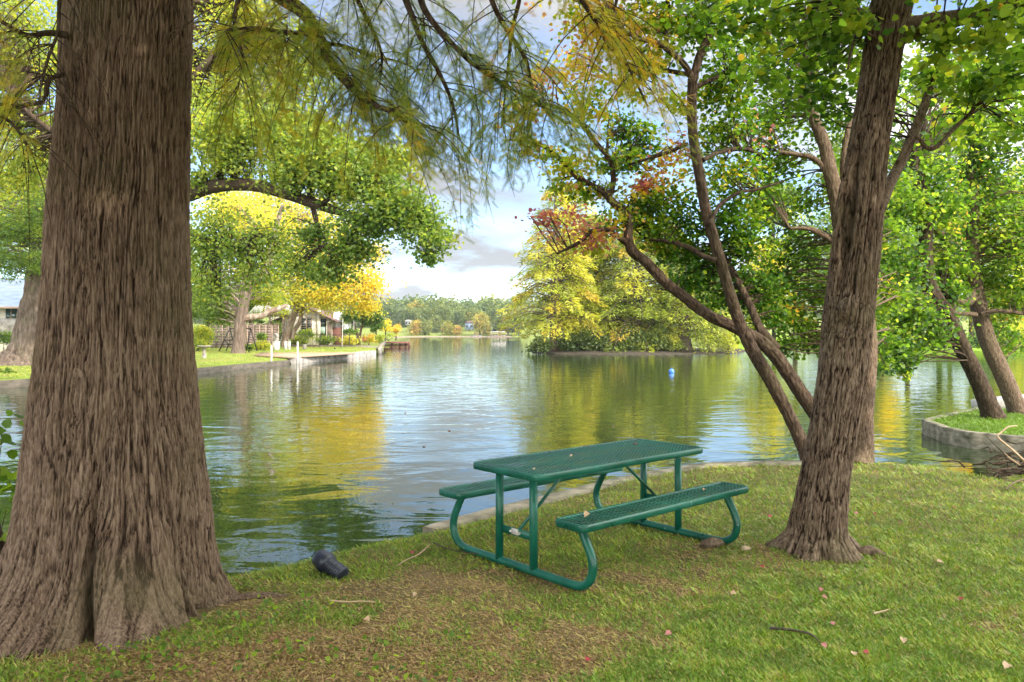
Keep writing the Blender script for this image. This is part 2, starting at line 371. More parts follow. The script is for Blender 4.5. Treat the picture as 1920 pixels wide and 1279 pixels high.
def twigs(mb, K, limbs, r0=.02, g=None, frac=1.0, ns=4):
    g = g or rng
    L = np.vstack([catmull(p, 24)[4:] for p, r in limbs])
    for k in K:
        if g.random() > frac: continue
        dv = L-k; dd = np.linalg.norm(dv, axis=1)+np.maximum(0, dv[:, 2])*.7
        j = np.argmin(dd); a = L[j]
        if dd[j] > 9: continue
        ln = np.linalg.norm(k-a)
        mid = (a+k)/2+g.normal(size=3)*ln*.09+V(0, 0, ln*.10)
        mb.tube([a, mid, k, k+(k-mid)*.25+V(0, 0, -.04*ln)], [r0*(.5+ln*.25), r0*.6, r0*.35, r0*.12], ns, 7, cap=False)
def bark_disp(R0, amp, fx, fz, seed=0, extra=None, knots=()):
    def f(r, th, z, L):
        x, y = R0*np.cos(th), R0*np.sin(th)
        wx = (vn(x*5, y*5, L*1.7, seed+5)-.5)*.05
        a = vn((x+wx)*fx, (y+wx)*fx, L*fz, seed)
        b = vn((x+wx)*fx*2.1+7, (y-wx)*fx*2.1, L*fz*2.3, seed+1)
        c = vn(x*fx*4+3, y*fx*4, L*fz*5, seed+2)
        rid = np.minimum(1, np.abs(a-.5)*10)*.60+np.minimum(1, np.abs(b-.5)*9)*.30+c*.22
        big = (fbm(x*3, y*3, L*.9, seed+3)-.5)*R0*.16
        q = r+(rid-.6)*amp+big
        if extra is not None: q = extra(q, th, z, L)
        return q
    return f
def tree(name, label, base, limbs, blobs, lm, bm, leaf, kind='diamond', group=None, seed=1, nmul=1.0, tadd=0.0, tvadd=0.0, tbm=None, sub=55, spread=.26, ns=10, nz=24, tw=.02, twf=.6,
         cat='tree', disp=None, up=.7, trunks=1, upper='limb', extra_blobs=(), sharp=.5, droop=.25):
    g = np.random.default_rng(seed)
    t = thing(name, label, cat, base, group)
    for i, (p, r) in enumerate(limbs):
        nm = 'trunk' if i < trunks else upper
        if disp is None:
            dd = bark_disp(max(r[0], .02), r[0]*.10, .55/max(r[0], .02), .12/max(r[0], .02), seed+i)
            MB().tube(p, r, ns, nz, disp=dd).build(nm, (tbm or bm) if i < trunks else bm, t, smooth=True)
        else:
            a, fx, fz, nss, nzz = disp
            k = 1 if i < trunks else .6
            MB().tube(p, r, int(nss*k), int(nzz*k), disp=bark_disp(max(r[0], .02), a*min(1, r[0]/.1), fx, fz, seed+i)).build(nm, (tbm or bm) if i < trunks else bm, t, smooth=True)
    if blobs:
        C, Tn, K = clumps([(c_, r_, int(n_*nmul), t_+tadd, v_+tvadd) for c_, r_, n_, t_, v_ in list(blobs)+list(extra_blobs)], leaf, g, sub, spread, sharp)
        mb = MB(); leaves(mb, C, leaf, Tn, kind, up, None, droop, g); mb.build('crown', lm, t)
        if tw:
            mt = MB(); twigs(mt, K, limbs, tw, g, twf)
            if mt.n: mt.build('branchwork', bm, t, smooth=True)
    return t
def shrub(name, label, c, r, n, lm, leaf, t=.4, seed=0, group=None, cat='shrub', kind='diamond', sub=40, tv=.12, base=None, stems=4):
    g = np.random.default_rng(seed+100)
    c = np.asarray(c, float); b = c-V(0, 0, r[2]) if base is None else np.asarray(base, float)
    o = thing(name, label, cat, b, group)
    mt = MB()
    for k in range(stems):
        e = c+g.normal(size=3)*np.array(r)*.35
        mt.tube([b+g.normal(size=3)*V(.1, .1, 0)*r[0], (b+e)/2+g.normal(size=3)*.05*r[0], e], [.03*r[0]+.004, .02*r[0]+.003, .01*r[0]+.001], 5, 6)
    mt.build('stem', M['bark_dark'], o)
    C, Tn, K = clumps([(c, np.array(r, float), n, t, tv)], leaf, g, sub, .3, .6)
    C[:, 2] = np.maximum(C[:, 2], b[2]+.02)
    mb = MB(); leaves(mb, C, leaf, Tn, kind, .5, None, .1, g); mb.build('foliage', lm, o)
    return o
# ------------------------------------------------------------------ ground and water
def sm(x): x = np.clip(x, 0, 1); return x*x*(3-2*x)
SH = [(-700, 1180), (-300, 1130), (0, 1098), (200, 1088), (430, 1066), (560, 1040), (620, 1024), (700, 1004), (780, 990), (860, 973), (940, 952), (1040, 928), (1130, 906), (1220, 886),
      (1320, 871), (1420, 867), (1500, 866), (1600, 864), (1700, 868), (1760, 876), (1830, 891), (1900, 905), (1990, 922), (2150, 940)]
shore = np.array([on(*p) for p in SH])
shore = np.vstack([[-60, 9, 0], [-30, 7, 0], [-10, 5.6, 0], shore, [12, 7.6, 0], [30, 6, 0], [60, 9, 0]])
def shoreY(x): return np.interp(x, shore[:, 0], shore[:, 1])
def gz(x, y):
    d = shoreY(x)-y
    return (fbm(np.asarray(x)*1.1+50, np.asarray(y)*1.1+50, 0, 3)-.5)*.05-.07*(1-sm(d/.45))*sm((.9-np.asarray(x))/1.2) - .02*(1-sm(d/.3))
def near_lawn():
    xs = np.concatenate([np.linspace(-60, -10, 20)[:-1], np.linspace(-10, 12, 260), np.linspace(12, 60, 20)[1:]])
    ts = np.concatenate([[-.001, 0], np.linspace(0, 1, 150)[1:]**2])
    v = []
    for t in ts:
        sy = shoreY(xs)
        y = sy*(1-t)+(-30)*t if t >= 0 else sy+.06
        z = gz(xs, y) if t >= 0 else np.full_like(xs, -.9)
        v.append(np.stack([xs, y+0*xs, z], -1))
    v = np.array(v); a, b = v.shape[:2]
    i = np.arange(a-1)[:, None]*b; j = np.arange(b-1)[None]
    f = np.stack([i+j, i+b+j, i+b+j+1, i+j+1], -1).reshape(-1, 4)
    tag(MB().add(v.reshape(-1, 3), f).build('ground', M['lawn_near'], None, True), kind='structure')
near_lawn()
b = MB(); b.add([[-1500, -60, WZ], [1500, -60, WZ], [1500, 1600, WZ], [-1500, 1600, WZ]], [[0, 1, 2, 3]])
tag(b.build('water', M['water']), kind='structure')

def land(name, m, sh, back, zf, nt=40, nsub=6, skirt=-.9):
    sh = np.asarray(sh, float); back = np.asarray(back, float)
    P, Q = [], []
    for i in range(len(sh)-1):
        for k in range(nsub): t = k/nsub; P.append(sh[i]*(1-t)+sh[i+1]*t); Q.append(back[i]*(1-t)+back[i+1]*t)
    P.append(sh[-1]); Q.append(back[-1]); P, Q = np.array(P)[:, :2], np.array(Q)[:, :2]
    v = [np.c_[P, np.full(len(P), skirt)]]
    for t in np.linspace(0, 1, nt)**1.5:
        q = P*(1-t)+Q*t; v.append(np.c_[q, zf(q[:, 0], q[:, 1], t)])
    v = np.array(v); a, b = v.shape[:2]
    i = np.arange(a-1)[:, None]*b; j = np.arange(b-1)[None]
    f = np.stack([i+j, i+j+1, i+b+j+1, i+b+j], -1).reshape(-1, 4)
    return tag(MB().add(v.reshape(-1, 3), f).build(name, m, None, True), kind='structure')
def zl(x, y): return -.10+.38*sm((np.asarray(y)-44)/38.)
lsh = [on(-900, 800, WZ), on(-300, 746, WZ), on(0, 727, WZ), on(200, 712, WZ), on(370, 700, WZ), on(470, 689, WZ), on(545, 682, WZ), on(600, 676, WZ), on(672, 669, WZ), on(704, 665, WZ), on(716, 655, WZ), on(722, 645, WZ), on(728, 639, WZ), on(738, 634.5, WZ)]
lbk = [V(-120, 60, 0), V(-100, 90, 0), V(-90, 120, 0), V(-85, 140, 0), V(-80, 150, 0), V(-70, 160, 0), V(-60, 165, 0), V(-56, 170, 0), V(-52, 175, 0), V(-48, 180, 0), V(-46, 190, 0), V(-46, 200, 0), V(-48, 230, 0), V(-60, 330, 0)]
land('lawn_left_bank', M['lawn_far'], lsh, lbk, lambda x, y, t: zl(x, y)+(fbm(x*.4, y*.4, 0, 5)-.5)*.06)
# right bank beyond the channel
rsh = [on(1370, 654, WZ), on(1440, 653, WZ), on(1550, 654, WZ), on(1640, 660, WZ), on(1720, 663, WZ), on(1820, 665, WZ), on(1920, 667, WZ), on(2300, 674, WZ), on(3200, 700, WZ)]
rbk = [p*V(1.9, 2.1, 1) for p in rsh]
land('lawn_right_bank', M['lawn_right'], rsh, rbk, lambda x, y, t: .02+1.2*sm(t*1.1)+(fbm(x*.3, y*.3, 0, 8)-.5)*.15)
# the island
isl = [on(x, y, WZ) for x, y in ((1003, 661.5), (1040, 664), (1120, 665), (1220, 665), (1320, 664), (1385, 662), (1398, 658))]
ibk = [p*V(1, 1, 1)+V((85/1.0-p[1])*0, 0, 0)+V(0, 16, 0) for p in isl]
land('island_ground', M['soil'], isl, ibk, lambda x, y, t: -.30+.22*sm(min(t, 1-t)*4)+(fbm(x, y, 0, 9)-.5)*.10, nt=14)
# far shore and its wooded hill
fsh = [V(x, y, 0) for x, y in ((-330, 330), (-200, 395), (-110, 407), (-50, 405), (0, 410), (60, 400), (200, 380), (500, 350))]
fbk = [p+V(0, 420, 0) for p in fsh]
def fz(x, y, t): return -.15+.5*min(1, t*30)+16*sm(t*2.6)+(fbm(np.asarray(x)*.01, np.asarray(y)*.01, 0, 12)-.5)*8*t
land('hill', M['lawn_far'], fsh, fbk, fz, nt=26)

# peninsula on the right, with its concrete retaining wall
PZ = -.11
pen = [on(1728, 789, PZ), on(1771, 805, PZ), on(1822, 814, PZ), on(1920, 822, PZ), on(2150, 838, PZ), V(30, 12, 0), V(42, 24, 0), on(2150, 745, PZ), on(1925, 751, PZ), on(1862, 757, PZ), on(1836, 765, PZ), on(1790, 774, PZ), on(1747, 784, PZ)]
def ring(path, w, z0, z1, mb, closed=False, side=1, sub=5):
    P = np.array(path)[:, :2]; n = len(P)
    pts = []
    for i in range(n-1):
        for k in range(sub): pts.append(P[i]*(1-k/sub)+P[i+1]*k/sub)
    pts.append(P[-1]); P = np.array(pts)
    t = nrm(np.gradient(P, axis=0)); nn = np.stack([-t[:, 1], t[:, 0]], -1)*side
    Q = P+nn*w; wob = (fbm(P[:, 0]*4, P[:, 1]*4, 0, 4)-.5)*.015
    a = np.c_[P, np.full(len(P), z0)]; b_ = np.c_[P, z1-.012+wob]; b2 = np.c_[P+nn*.015, z1+wob]; c = np.c_[Q, z1+wob]; d = np.c_[Q, np.full(len(P), z0)]
    v = np.array([a, b_, b2, c, d]); m = len(P)
    i = np.arange(4)[:, None]*m; j = np.arange(m-1)[None]
    mb.add(v.reshape(-1, 3), np.stack([i+j, i+j+1, i+m+j+1, i+m+j], -1).reshape(-1, 4))
    for e in (0, m-1): mb.add(v[:, e], [[0, 1, 2, 3], [0, 3, 4, 4]][:1])
    return mb
pw = MB(); order = [pen[9], pen[10], pen[11], pen[12], pen[0], pen[1], pen[2], pen[3], pen[4], pen[5]]
ring(order, .16, -.9, PZ+.03, pw, side=1)
tag(pw.build('retaining_wall', M['concrete'], None, False), 'low grey concrete retaining wall round the grassy point beside the channel', 'wall')
mb = MB(); pp = np.array(pen)[:, :2]; cen = pp.mean(0)
mb.prism([tuple(cen+(p-cen)*.992) for p in pp], -.9, PZ)
tag(mb.build('lawn_point', M['lawn_right']), kind='structure')
kb = MB(); kp = [on(x, y+1) for x, y in SH[9:17]]+[on(1530, 864)]
kp = [p+V(0, .07, 0) for p in kp]; kp = [kp[0]+V(-.3, -.4, -.02)]+kp
ring(kp[::-1], .22, -.9, .02, kb, side=1, sub=8)
tag(kb.build('concrete_kerb', M['concrete'], None, False), 'worn concrete edging kerb along the near lawn bank behind the picnic table', 'kerb')
# leaning concrete slab at the back of the point
sl = MB(); c0 = on(1895, 764); sl.box(c0+V(.55, 1.1, -.05), (1.15, .9, .34), rz=R(-10), ry=R(-8))
tag(sl.build('concrete_slab', M['concrete_pale']), 'pale tilted concrete slab lying behind the two leaning trunks on the point', 'slab')

# ------------------------------------------------------------------ grass as blades
BL = np.array([[-.045, 0, 0], [.045, 0, 0], [.032, .6, .06], [-.004, 1, .22]]); TPL['blade'] = (BL, [[0, 1, 2, 3]])
def blades(mb, x, y, z, ln, tint, lean, g):
    n = len(x); az = g.uniform(0, 2*math.pi, n)
    d = nrm(np.stack([np.cos(az)*lean, np.sin(az)*lean, np.ones(n)], -1))
    a2 = az+math.pi+g.normal(size=n)*.6
    zz = nrm(np.stack([-np.cos(az), -np.sin(az), lean], -1))
    xx = np.cross(d, zz)
    v = np.stack([x, y, z], -1)[:, None]+ln[:, None, None]*(BL[None, :, 0:1]*xx[:, None]*1.35+BL[None, :, 1:2]*d[:, None]-BL[None, :, 2:3]*zz[:, None])
    f = np.array([[0, 1, 2, 3]])+(np.arange(n)*4)[:, None]
    mb.add(v.reshape(-1, 3), f, np.clip(np.repeat(tint, 4), .001, 1))
def gs(x, y, cx, cy, sx, sy): return np.exp(-(((x-cx)/sx)**2+((y-cy)/sy)**2))
def brown(x, y):
    b = .9*gs(x, y, .35, 5.2, 1.1, .55)+.75*gs(x, y, -.5, 5.3, .6, .5)+1.5*gs(x, y, -1.4, 3.6, 1.3, 1.1)+.55*gs(x, y, .6, 4.3, 1.0, .4)+.6*gs(x, y, 1.6, 6.0, .7, .5)+.55*gs(x, y, 2.6, 5.6, .7, .35)
    b += .5*gs(x, y, -.2, 3.6, .7, .5)+.8*gs(x, y, -1.3, 5.05, .5, .25)
    return b
def near_grass():
    g = np.random.default_rng(11); n = 620000
    u = g.random(n); y0, y1 = 3.0, 11.5
    k = 1.3; y = (y0**(-k)+(y1**(-k)-y0**(-k))*u)**(-1/k)
    x = g.uniform(-1, 1, n)*(.70*y+.6)
    ok = (y < shoreY(x)-.02-.19*sm((x+.55)/.3)*sm((4.1-x)/.2)) & (((x+2.55)**2/.50+(y-4.95)**2/.50) > 1) & (((x-2.43)**2+(y-6.05)**2) > .055)
    x, y = x[ok], y[ok]; n = len(x)
    p = fbm(x*1.6+9, y*1.6, 0, 21, 4); p2 = fbm(x*7, y*7, 0, 22, 3); p3 = fbm(x*.7, y*.7, 0, 23, 2)
    br = brown(x, y)+(p-.5)*1.8+(p2-.5)*1.3+(p3-.5)*.9+(fbm(x*3, y*3, 0, 27, 2)-.5)*.9-.16*sm((x-.3)/3)-.04
    thr = g.random(n)
    isb = (br > .12+thr*.95)
    tint = np.where(isb, g.uniform(.58, .95, n), np.clip(.24+(p2-.5)*.7+g.normal(size=n)*.16, 0, .55))
    tint = np.where(g.random(n) < .12, g.uniform(.55, .75, n), tint)
    ln = np.where(isb, g.uniform(.02, .05, n), g.uniform(.02, .052, n)*(1+.7*(p2-.5)))*(1+.0*y)
    keep = g.random(n) > .35*sm((br-.9)/.5)
    lean = np.where(isb, g.uniform(1.0, 5, n), np.abs(g.normal(size=n))*.75+.3)
    mb = MB(); x, y, ln, tint, lean = x[keep], y[keep], ln[keep], tint[keep], lean[keep]
    blades(mb, x, y, gz(x, y)-.004, ln*(.85+.05*y), tint, lean, g)
    tag(mb.build('grass', M['grass']), 'short lawn grass with worn brown thatch patches under the trees', 'grass', kind='stuff')
    # grass of the point and of the left bank
    mb = MB(); n = 60000
    x = g.uniform(7.5, 16, n); y = g.uniform(11.6, 21, n)
    from mathutils.geometry import intersect_point_line
    px, py = pp[:, 0]*.985+cen[0]*.015, pp[:, 1]*.985+cen[1]*.015
    ins = np.zeros(n, bool); j = len(px)-1
    for i in range(len(px)):
        c = ((py[i] > y) != (py[j] > y)) & (x < (px[j]-px[i])*(y-py[i])/(py[j]-py[i]+1e-12)+px[i]); ins ^= c; j = i
    x, y = x[ins], y[ins]; n = len(x)
    blades(mb, x, y, np.zeros(n)+PZ-.005, g.uniform(.05, .1, n), np.clip(.25+g.normal(size=n)*.12+.2*(fbm(x, y, 0, 3)-.5)-.1, 0, .6), np.abs(g.normal(size=n))*.7+.3, g)
    tag(mb.build('grass', M['grass']), 'bright green grass topping the walled point across the channel', 'grass', kind='stuff')
    mb = MB(); n = 90000
    y = g.uniform(31, 80, n); x = g.uniform(-.72, -.16, n)*y
    lx = np.array([q[0] for q in lsh][:10]); ly = np.array([q[1] for q in lsh][:10])
    ok = y > np.interp(x, lx, ly)+.15; x, y = x[ok], y[ok]; n = len(x)
    sp = fbm(x*.35, y*.35, 0, 31, 3)
    blades(mb, x, y, zl(x, y), g.uniform(.05, .13, n), np.clip(.2+sp*.55+g.normal(size=n)*.1, 0, .7), np.abs(g.normal(size=n))*.8+.3, g)
    tag(mb.build('grass', M['grass']), 'sunlit mown grass on the far left bank round the white trunked tree', 'grass', kind='stuff')
near_grass()
def litter():
    g = np.random.default_rng(12); mb = MB()
    n = 15000; x = g.normal(size=n)*.8-1.35; y = g.normal(size=n)*.5+3.7
    n2 = 5000; x = np.r_[x, g.uniform(-2.5, 3.5, n2)]; y = np.r_[y, g.uniform(3.1, 6.6, n2)]
    keep = (((x+2.55)**2/.60+(y-4.95)**2/.60) > 1) & (y < shoreY(x)-.3) & (y > 2.9); x, y = x[keep], y[keep]
    c = np.stack([x, y, gz(x, y)+g.uniform(.0, .018, len(x))], -1)
    leaves(mb, c, .028, g.uniform(.62, 1, len(x)), 'spray', 1.0, None, 0, g)
    tag(mb.build('leaf_litter', M['grass']), 'brown dry leaf litter and bark crumbs scattered at the foot of the big trunk', 'litter', kind='stuff')
    mb = MB(); C = []
    for cx, cy, sx, k in ((-1.65, 4.5, .16, 60), (-1.35, 4.75, .2, 70), (-1.95, 4.1, .15, 70), (-1.7, 3.75, .2, 60), (-1.05, 4.1, .2, 50), (-.6, 3.75, .22, 80), (-.75, 3.3, .1, 20), (-1.25, 3.3, .2, 30), (-2.1, 3.75, .15, 60), (-1.5, 4.2, .2, 30), (-.3, 4.3, .2, 24), (.3, 3.4, .3, 24)):
        C.append(np.stack([cx+g.normal(size=k)*sx, cy+g.normal(size=k)*sx*.6, g.uniform(.01, .07, k)], -1))
    C = np.vstack(C); leaves(mb, C, .036, g.uniform(.1, .6, len(C)), 'diamond', 1.0, None, .0, g)
    tag(mb.build('ground_cover', M['leaf_green']), 'small broad leaved weeds sprouting beside the big trunk base', 'weeds', kind='stuff')
litter()

# ------------------------------------------------------------------ the big cypress trunk in front
def big_cypress():
    t = thing('cypress_tree', 'huge brown cypress trunk with flared base in the left foreground', 'tree', (-2.55, 4.95, 0))
    zz = [-.12, 0, .08, .18, .35, .58, .8, 1.15, 1.45, 1.74, 2.1, 2.5, 3.2, 3.9, 5.5, 8, 11]
    rr = [.86, .77, .72, .68, .64, .615, .585, .545, .51, .48, .46, .445, .417, .41, .38, .32, .24]
    cx = [205, 208, 209, 210, 214, 218, 218.5, 219, 221, 222, 224, 226, 237, 245, 262, 280, 300]
    z = np.concatenate([np.linspace(-.12, 4.1, 1000), np.linspace(4.1, 11, 90)[1:]])
    r = np.interp(z, zz, rr); c = (np.interp(z, zz, cx)-960)/F*4.95
    k = np.ones(9)/9; r2 = np.convolve(np.pad(r/1.10, 4, 'edge'), k, 'valid'); c2 = np.convolve(np.pad(c, 4, 'edge'), k, 'valid')
    ns = 760; th = np.linspace(0, 2*math.pi, ns, endpoint=False)[None]; Z = z[:, None]+0*th; r = r2[:, None]+0*th
    fl = np.exp(-np.maximum(Z, 0)/.42)
    # buttress folds: deep creases that fade upward
    r = r*(1+.10*np.exp(-np.maximum(Z, 0)/.35)*np.maximum(0, -np.cos(th)))
    r = r*(1+.26*np.exp(-np.maximum(Z, 0)/.22)*np.maximum(0, -np.sin(th))**1.5+.34*np.exp(-np.maximum(Z, 0)/.20)*np.exp(-((th-4.35)/.55)**2))
    for a, w, d, h in ((5.05, .045, .34, .5), (5.80, .04, .22, .35), (4.55, .06, .14, .4), (5.42, .05, .07, .3), (4.15, .07, .12, .5), (3.6, .08, .16, .5), (5.95, .07, .14, .4), (.6, .1, .2, .5), (1.4, .1, .2, .5), (2.4, .1, .2, .5), (4.75, .10, .05, 1.6), (5.2, .12, .04, 1.5)):
        da = (th-a+math.pi+.10*np.sin(Z*3+a*5)) % (2*math.pi)-math.pi
        r = r-d*r*np.exp(-(da/w)**2)*np.exp(-np.maximum(Z, 0)/h)
    r = r*(1+fl*.07*np.sin(th*6+1.0)+fl*.05*np.sin(th*11+.3))
    r = r*(1+.012*np.sin(th*5+Z*.8)+.02*np.sin(th*3+2))
    # bark
    X, Y = .5*np.cos(th), .5*np.sin(th)
    tw = np.where(Z < 1.2, (1.2-Z)*.18*np.sin(th*4), 0)
    X2, Y2 = .5*np.cos(th+tw), .5*np.sin(th+tw)
    wx = (fbm(X*6, Y*6, Z*2.2, 41, 2)-.5)*.07
    a = vn((X2+wx)*54, (Y2+wx)*54, Z*2.6, 42); b = vn((X2-wx)*96+5, (Y2+wx)*96, Z*6.0, 43); c = vn(X2*150+3, Y2*150, Z*22, 44)
    e = vn((X2+wx*1.5)*30, (Y2-wx)*30, Z*1.3, 45)
    rid = np.minimum(1, np.abs(a-.5)*11)*.5+np.minimum(1, np.abs(b-.5)*9)*.28+np.minimum(1, np.abs(e-.5)*16)*.3+(b-.5)*.35+(c-.5)*.25
    h = (rid-.8)*.021+(c-.5)*.006
    kn = np.exp(-(((th-4.46)/.10)**2+((Z-3.38)/.055)**2)); h = h+kn*.035-np.exp(-(((th-4.46)/.04)**2+((Z-3.375)/.02)**2))*.05
    r = r+h
    v = np.stack([c2[:, None]+r*np.cos(th), 4.95+r*np.sin(th), Z-.0], -1)
    n = len(z); i = np.arange(n-1)[:, None]*ns; j = np.arange(ns)[None]; q = (j+1) % ns
    mb = MB(); mb.add(v.reshape(-1, 3), np.stack([i+j, i+q, i+ns+q, i+ns+j], -1).reshape(-1, 4), ((rid-.95)*.34+(fbm(X*2.2, Y*2.2, Z*1.2, 47)-.5)*.16).ravel())
    mb.build('trunk', M['bark_cypress'], t, smooth=True)
    # surface roots
    def root(pts, rad): MB().tube(pts, rad, 40, 60, disp=bark_disp(.08, .02, 30, 6, 9)).build('root', M['bark_cypress'], t, smooth=True)
    root([V(-2.1, 4.80, .06), V(-1.85, 4.98, .0), V(-1.6, 5.06, -.005), V(-1.4, 5.07, -.03)], [.06, .04, .03, .015])
    # limbs over the water with hanging feathery sprays
    LY = 4.4
    def P(l, Y0=LY, Y1=None): 
        Y1 = Y1 or Y0; n_ = len(l)
        return [at(x, y, Y0+(Y1-Y0)*i/(n_-1)) for i, (x, y) in enumerate(l)]
    limbs = [
     (P([(330, -160), (440, -60), (535, 0), (575, 30), (600, 75), (617, 112), (650, 155), (700, 195), (750, 215), (805, 240)], 4.9, 4.2), (.055, .006)),
     (P([(585, 45), (560, 62), (520, 58), (470, 52), (420, 60)], 4.6, 4.3), (.018, .004)),
     (P([(605, 80), (650, 88), (700, 105), (760, 120), (800, 150)], 4.6, 5.2), (.014, .003)),
     (P([(690, -170), (740, -50), (765, 10), (790, 75), (830, 150), (850, 200), (862, 262)], 4.5, 4.7), (.026, .004)),
     (P([(700, -170), (775, -40), (800, 25), (860, 95), (910, 137), (1000, 190), (1065, 232)], 4.5, 4.4), (.026, .004)),
     (P([(850, -170), (905, -40), (940, 40), (985, 110), (1000, 170), (1040, 230)], 4.5, 5.0), (.02, .004)),
     (P([(1010, -170), (1060, -60), (1091, 0), (1119, 43), (1142, 86), (1177, 125), (1215, 200)], 4.2, 4.6), (.02, .004)),
     (P([(950, -170), (975, -30), (960, 60), (950, 150), (940, 240)], 4.8, 5.2), (.018, .004)),
     (P([(420, -150), (450, -40), (440, 40), (455, 110), (445, 170)], 4.6, 4.8), (.02, .004)),
     (P([(600, -150), (650, -40), (690, 40), (715, 100), (712, 160)], 4.6, 4.8), (.02, .004)),
     (P([(126, 66), (90, 62), (50, 66), (0, 40), (-50, 30)], 4.6, 4.3), (.02, .005)),
     (P([(118, 140), (92, 150), (80, 190), (40, 197), (-30, 190)], 4.6, 4.2), (.014, .004)),
     (P([(126, -60), (112, 0), (108, 60), (90, 110), (78, 160)], 4.5, 4.3), (.014, .003)),
     (P([(0, 215), (30, 240), (62, 290)], 4.2, 4.3), (.010, .003)),
    ]
    g = np.random.default_rng(5)
    C, D, Tn = [], [], []
    tw_ = MB()
    def sprays(c, d, n, sp, t):
        C.append(c+g.normal(size=(n, 3))*sp); D.append(np.tile(d, (n, 1))+g.normal(size=(n, 3))*.18); Tn.append(t+.1+g.normal(size=n)*.14)
    g2 = g
    dens = [2.6, 3.4, 2.2, 1.5, 1.6, 1.4, 2.2, 1.1, 3.4, 2.2, 2.6, 2.0, 2.6, 1.6]
    tin = [.45, .5, .35, .25, .3, .35, .66, .3, .55, .4, .55, .55, .55, .5]
    for li, (pts, (ra, rb)) in enumerate(limbs):
        MB().tube(pts, np.linspace(ra, rb, len(pts)), 12, 60, disp=bark_disp(.03, .004, 60, 9, li)).build('limb', M['bark_dark'], t, smooth=True)
        Q = catmull(pts, 60); ln = np.linalg.norm(Q[-1]-Q[0])
        for s in range(int(12*dens[li]*max(ln, .6))):
            i = int(g.uniform(6, 59)); p = Q[i]; tg = nrm(Q[min(i+1, 59)]-Q[i-1])
            az = g.uniform(0, 2*math.pi); L = g.uniform(.18, .55)
            d = nrm(tg*.7+V(math.cos(az), math.sin(az), g.uniform(-.7, .25)))
            p1 = p+d*L*.5; p2 = p+d*L*.9+V(0, 0, -L*.22); p3 = p2+d*L*.15+V(0, 0, -L*.35)
            tw_.tube([p, p1, p2, p3], [.0042, .003, .002, .001], 4, 8, cap=False)
            q = catmull([p, p1, p2, p3], 9)[2:]
            tt = tin[li]+g.normal()*.12
            for k in range(len(q)):
                sd_ = nrm(np.cross(d, V(0, 0, 1))+V(.001, 0, 0))
                for sg in (-1, 1): sprays(q[k], nrm(d*.6+sd_*sg*.9+V(0, 0, -.45)), 2, .010, tt)
                sprays(q[k], nrm(d*.6+V(0, 0, -.6)), 2, .03, tt)
    # long thin hanging tips
    for x, y, l in ((930, 330, 90), (915, 300, 70), (880, 290, 60), (850, 270, 60), (965, 310, 60), (905, 260, 90), (1000, 280, 60), (760, 260, 50), (720, 230, 55), (680, 250, 45), (830, 240, 80), (640, 230, 40), (585, 210, 50)):
        Y = g.uniform(4.3, 5); p = at(x+g.normal()*6, y-70, Y); q = at(x+g.normal()*9, y+l, Y)
        m = (p+q)/2+g.normal(size=3)*.03; m2 = (p+q*2)/3+g.normal(size=3)*.03
        tw_.tube([p, m, q], [.003, .002, .0008], 4, 14, cap=False)
        for c in catmull([p, m, q], 13)[:9]: sprays(c, V(0, 0, -1), 4, .022, .3)
    # upper crown beyond the frame
    ub = [(V(-4.2, 3.2, 6.3), V(2, 2, 1.1), 2600, .45, .1), (V(-1.5, 4.2, 6.0), V(2.2, 2, 1.0), 2600, .4, .1), (V(-2.5, 1.5, 6.8), V(2.4, 2, 1.4), 2200, .4, .1), (V(-2.6, 5.5, 8.0), V(2.6, 2.4, 2), 2600, .4, .1), (V(.6, 2.5, 6.4), V(2, 2, .9), 1800, .45, .1)]
    c_, t_, K = clumps(ub, .2, g, 60, .2)
    C, D, Tn = np.vstack(C), np.vstack(D), np.concatenate(Tn)
    near = np.hypot(C[:, 0]+2.55, C[:, 1]-4.95) > .6
    cl = ~((C[:, 1] < 4.9) & (np.abs(C[:, 0]/C[:, 1]+.502) < .125) & (C[:, 2] < 4.3)); C, D, Tn = C[near & cl], D[near & cl], Tn[near & cl]
    mb = MB(); leaves(mb, C, .078, Tn-.06, 'feather', .8, D, .15, g)
    leaves(mb, c_, .24, t_, 'diamond', .5, None, .3, g)
    mb.build('crown', M['leaf_cypress'], t)
    twigs(tw_, K[::3], [([V(-2.45, 4.95, 5), V(-2.4, 4.95, 10)], 0)], .02, g, .8)
    tw_.build('branchwork', M['bark_dark'], t)
big_cypress()
kn = thing('tree_trunk', 'dark neighbouring trunk foot cut off by the left picture edge', 'tree', on(-30, 1115))
MB().tube([on(-50, 1125)+V(0, 0, -.1), on(-45, 1120)+V(0, 0, .2), on(-70, 1118)+V(0, 0, .8), on(-160, 1118)+V(0, .1, 2.6)], [.26, .17, .14, .10], 60, 120, disp=bark_disp(.15, .03, 26, 5, 77)).build('trunk', M['bark_dark'], kn, True)
# low leafy sprays at the left edge
shrub('sapling', 'green leafy sapling sprigs hanging at the far left over the water', at(8, 905, 4.9), (.13, .25, .46), 70, M['leaf_green'], .065, .35, 3, kind='broad', sub=7, base=on(-30, 1100))

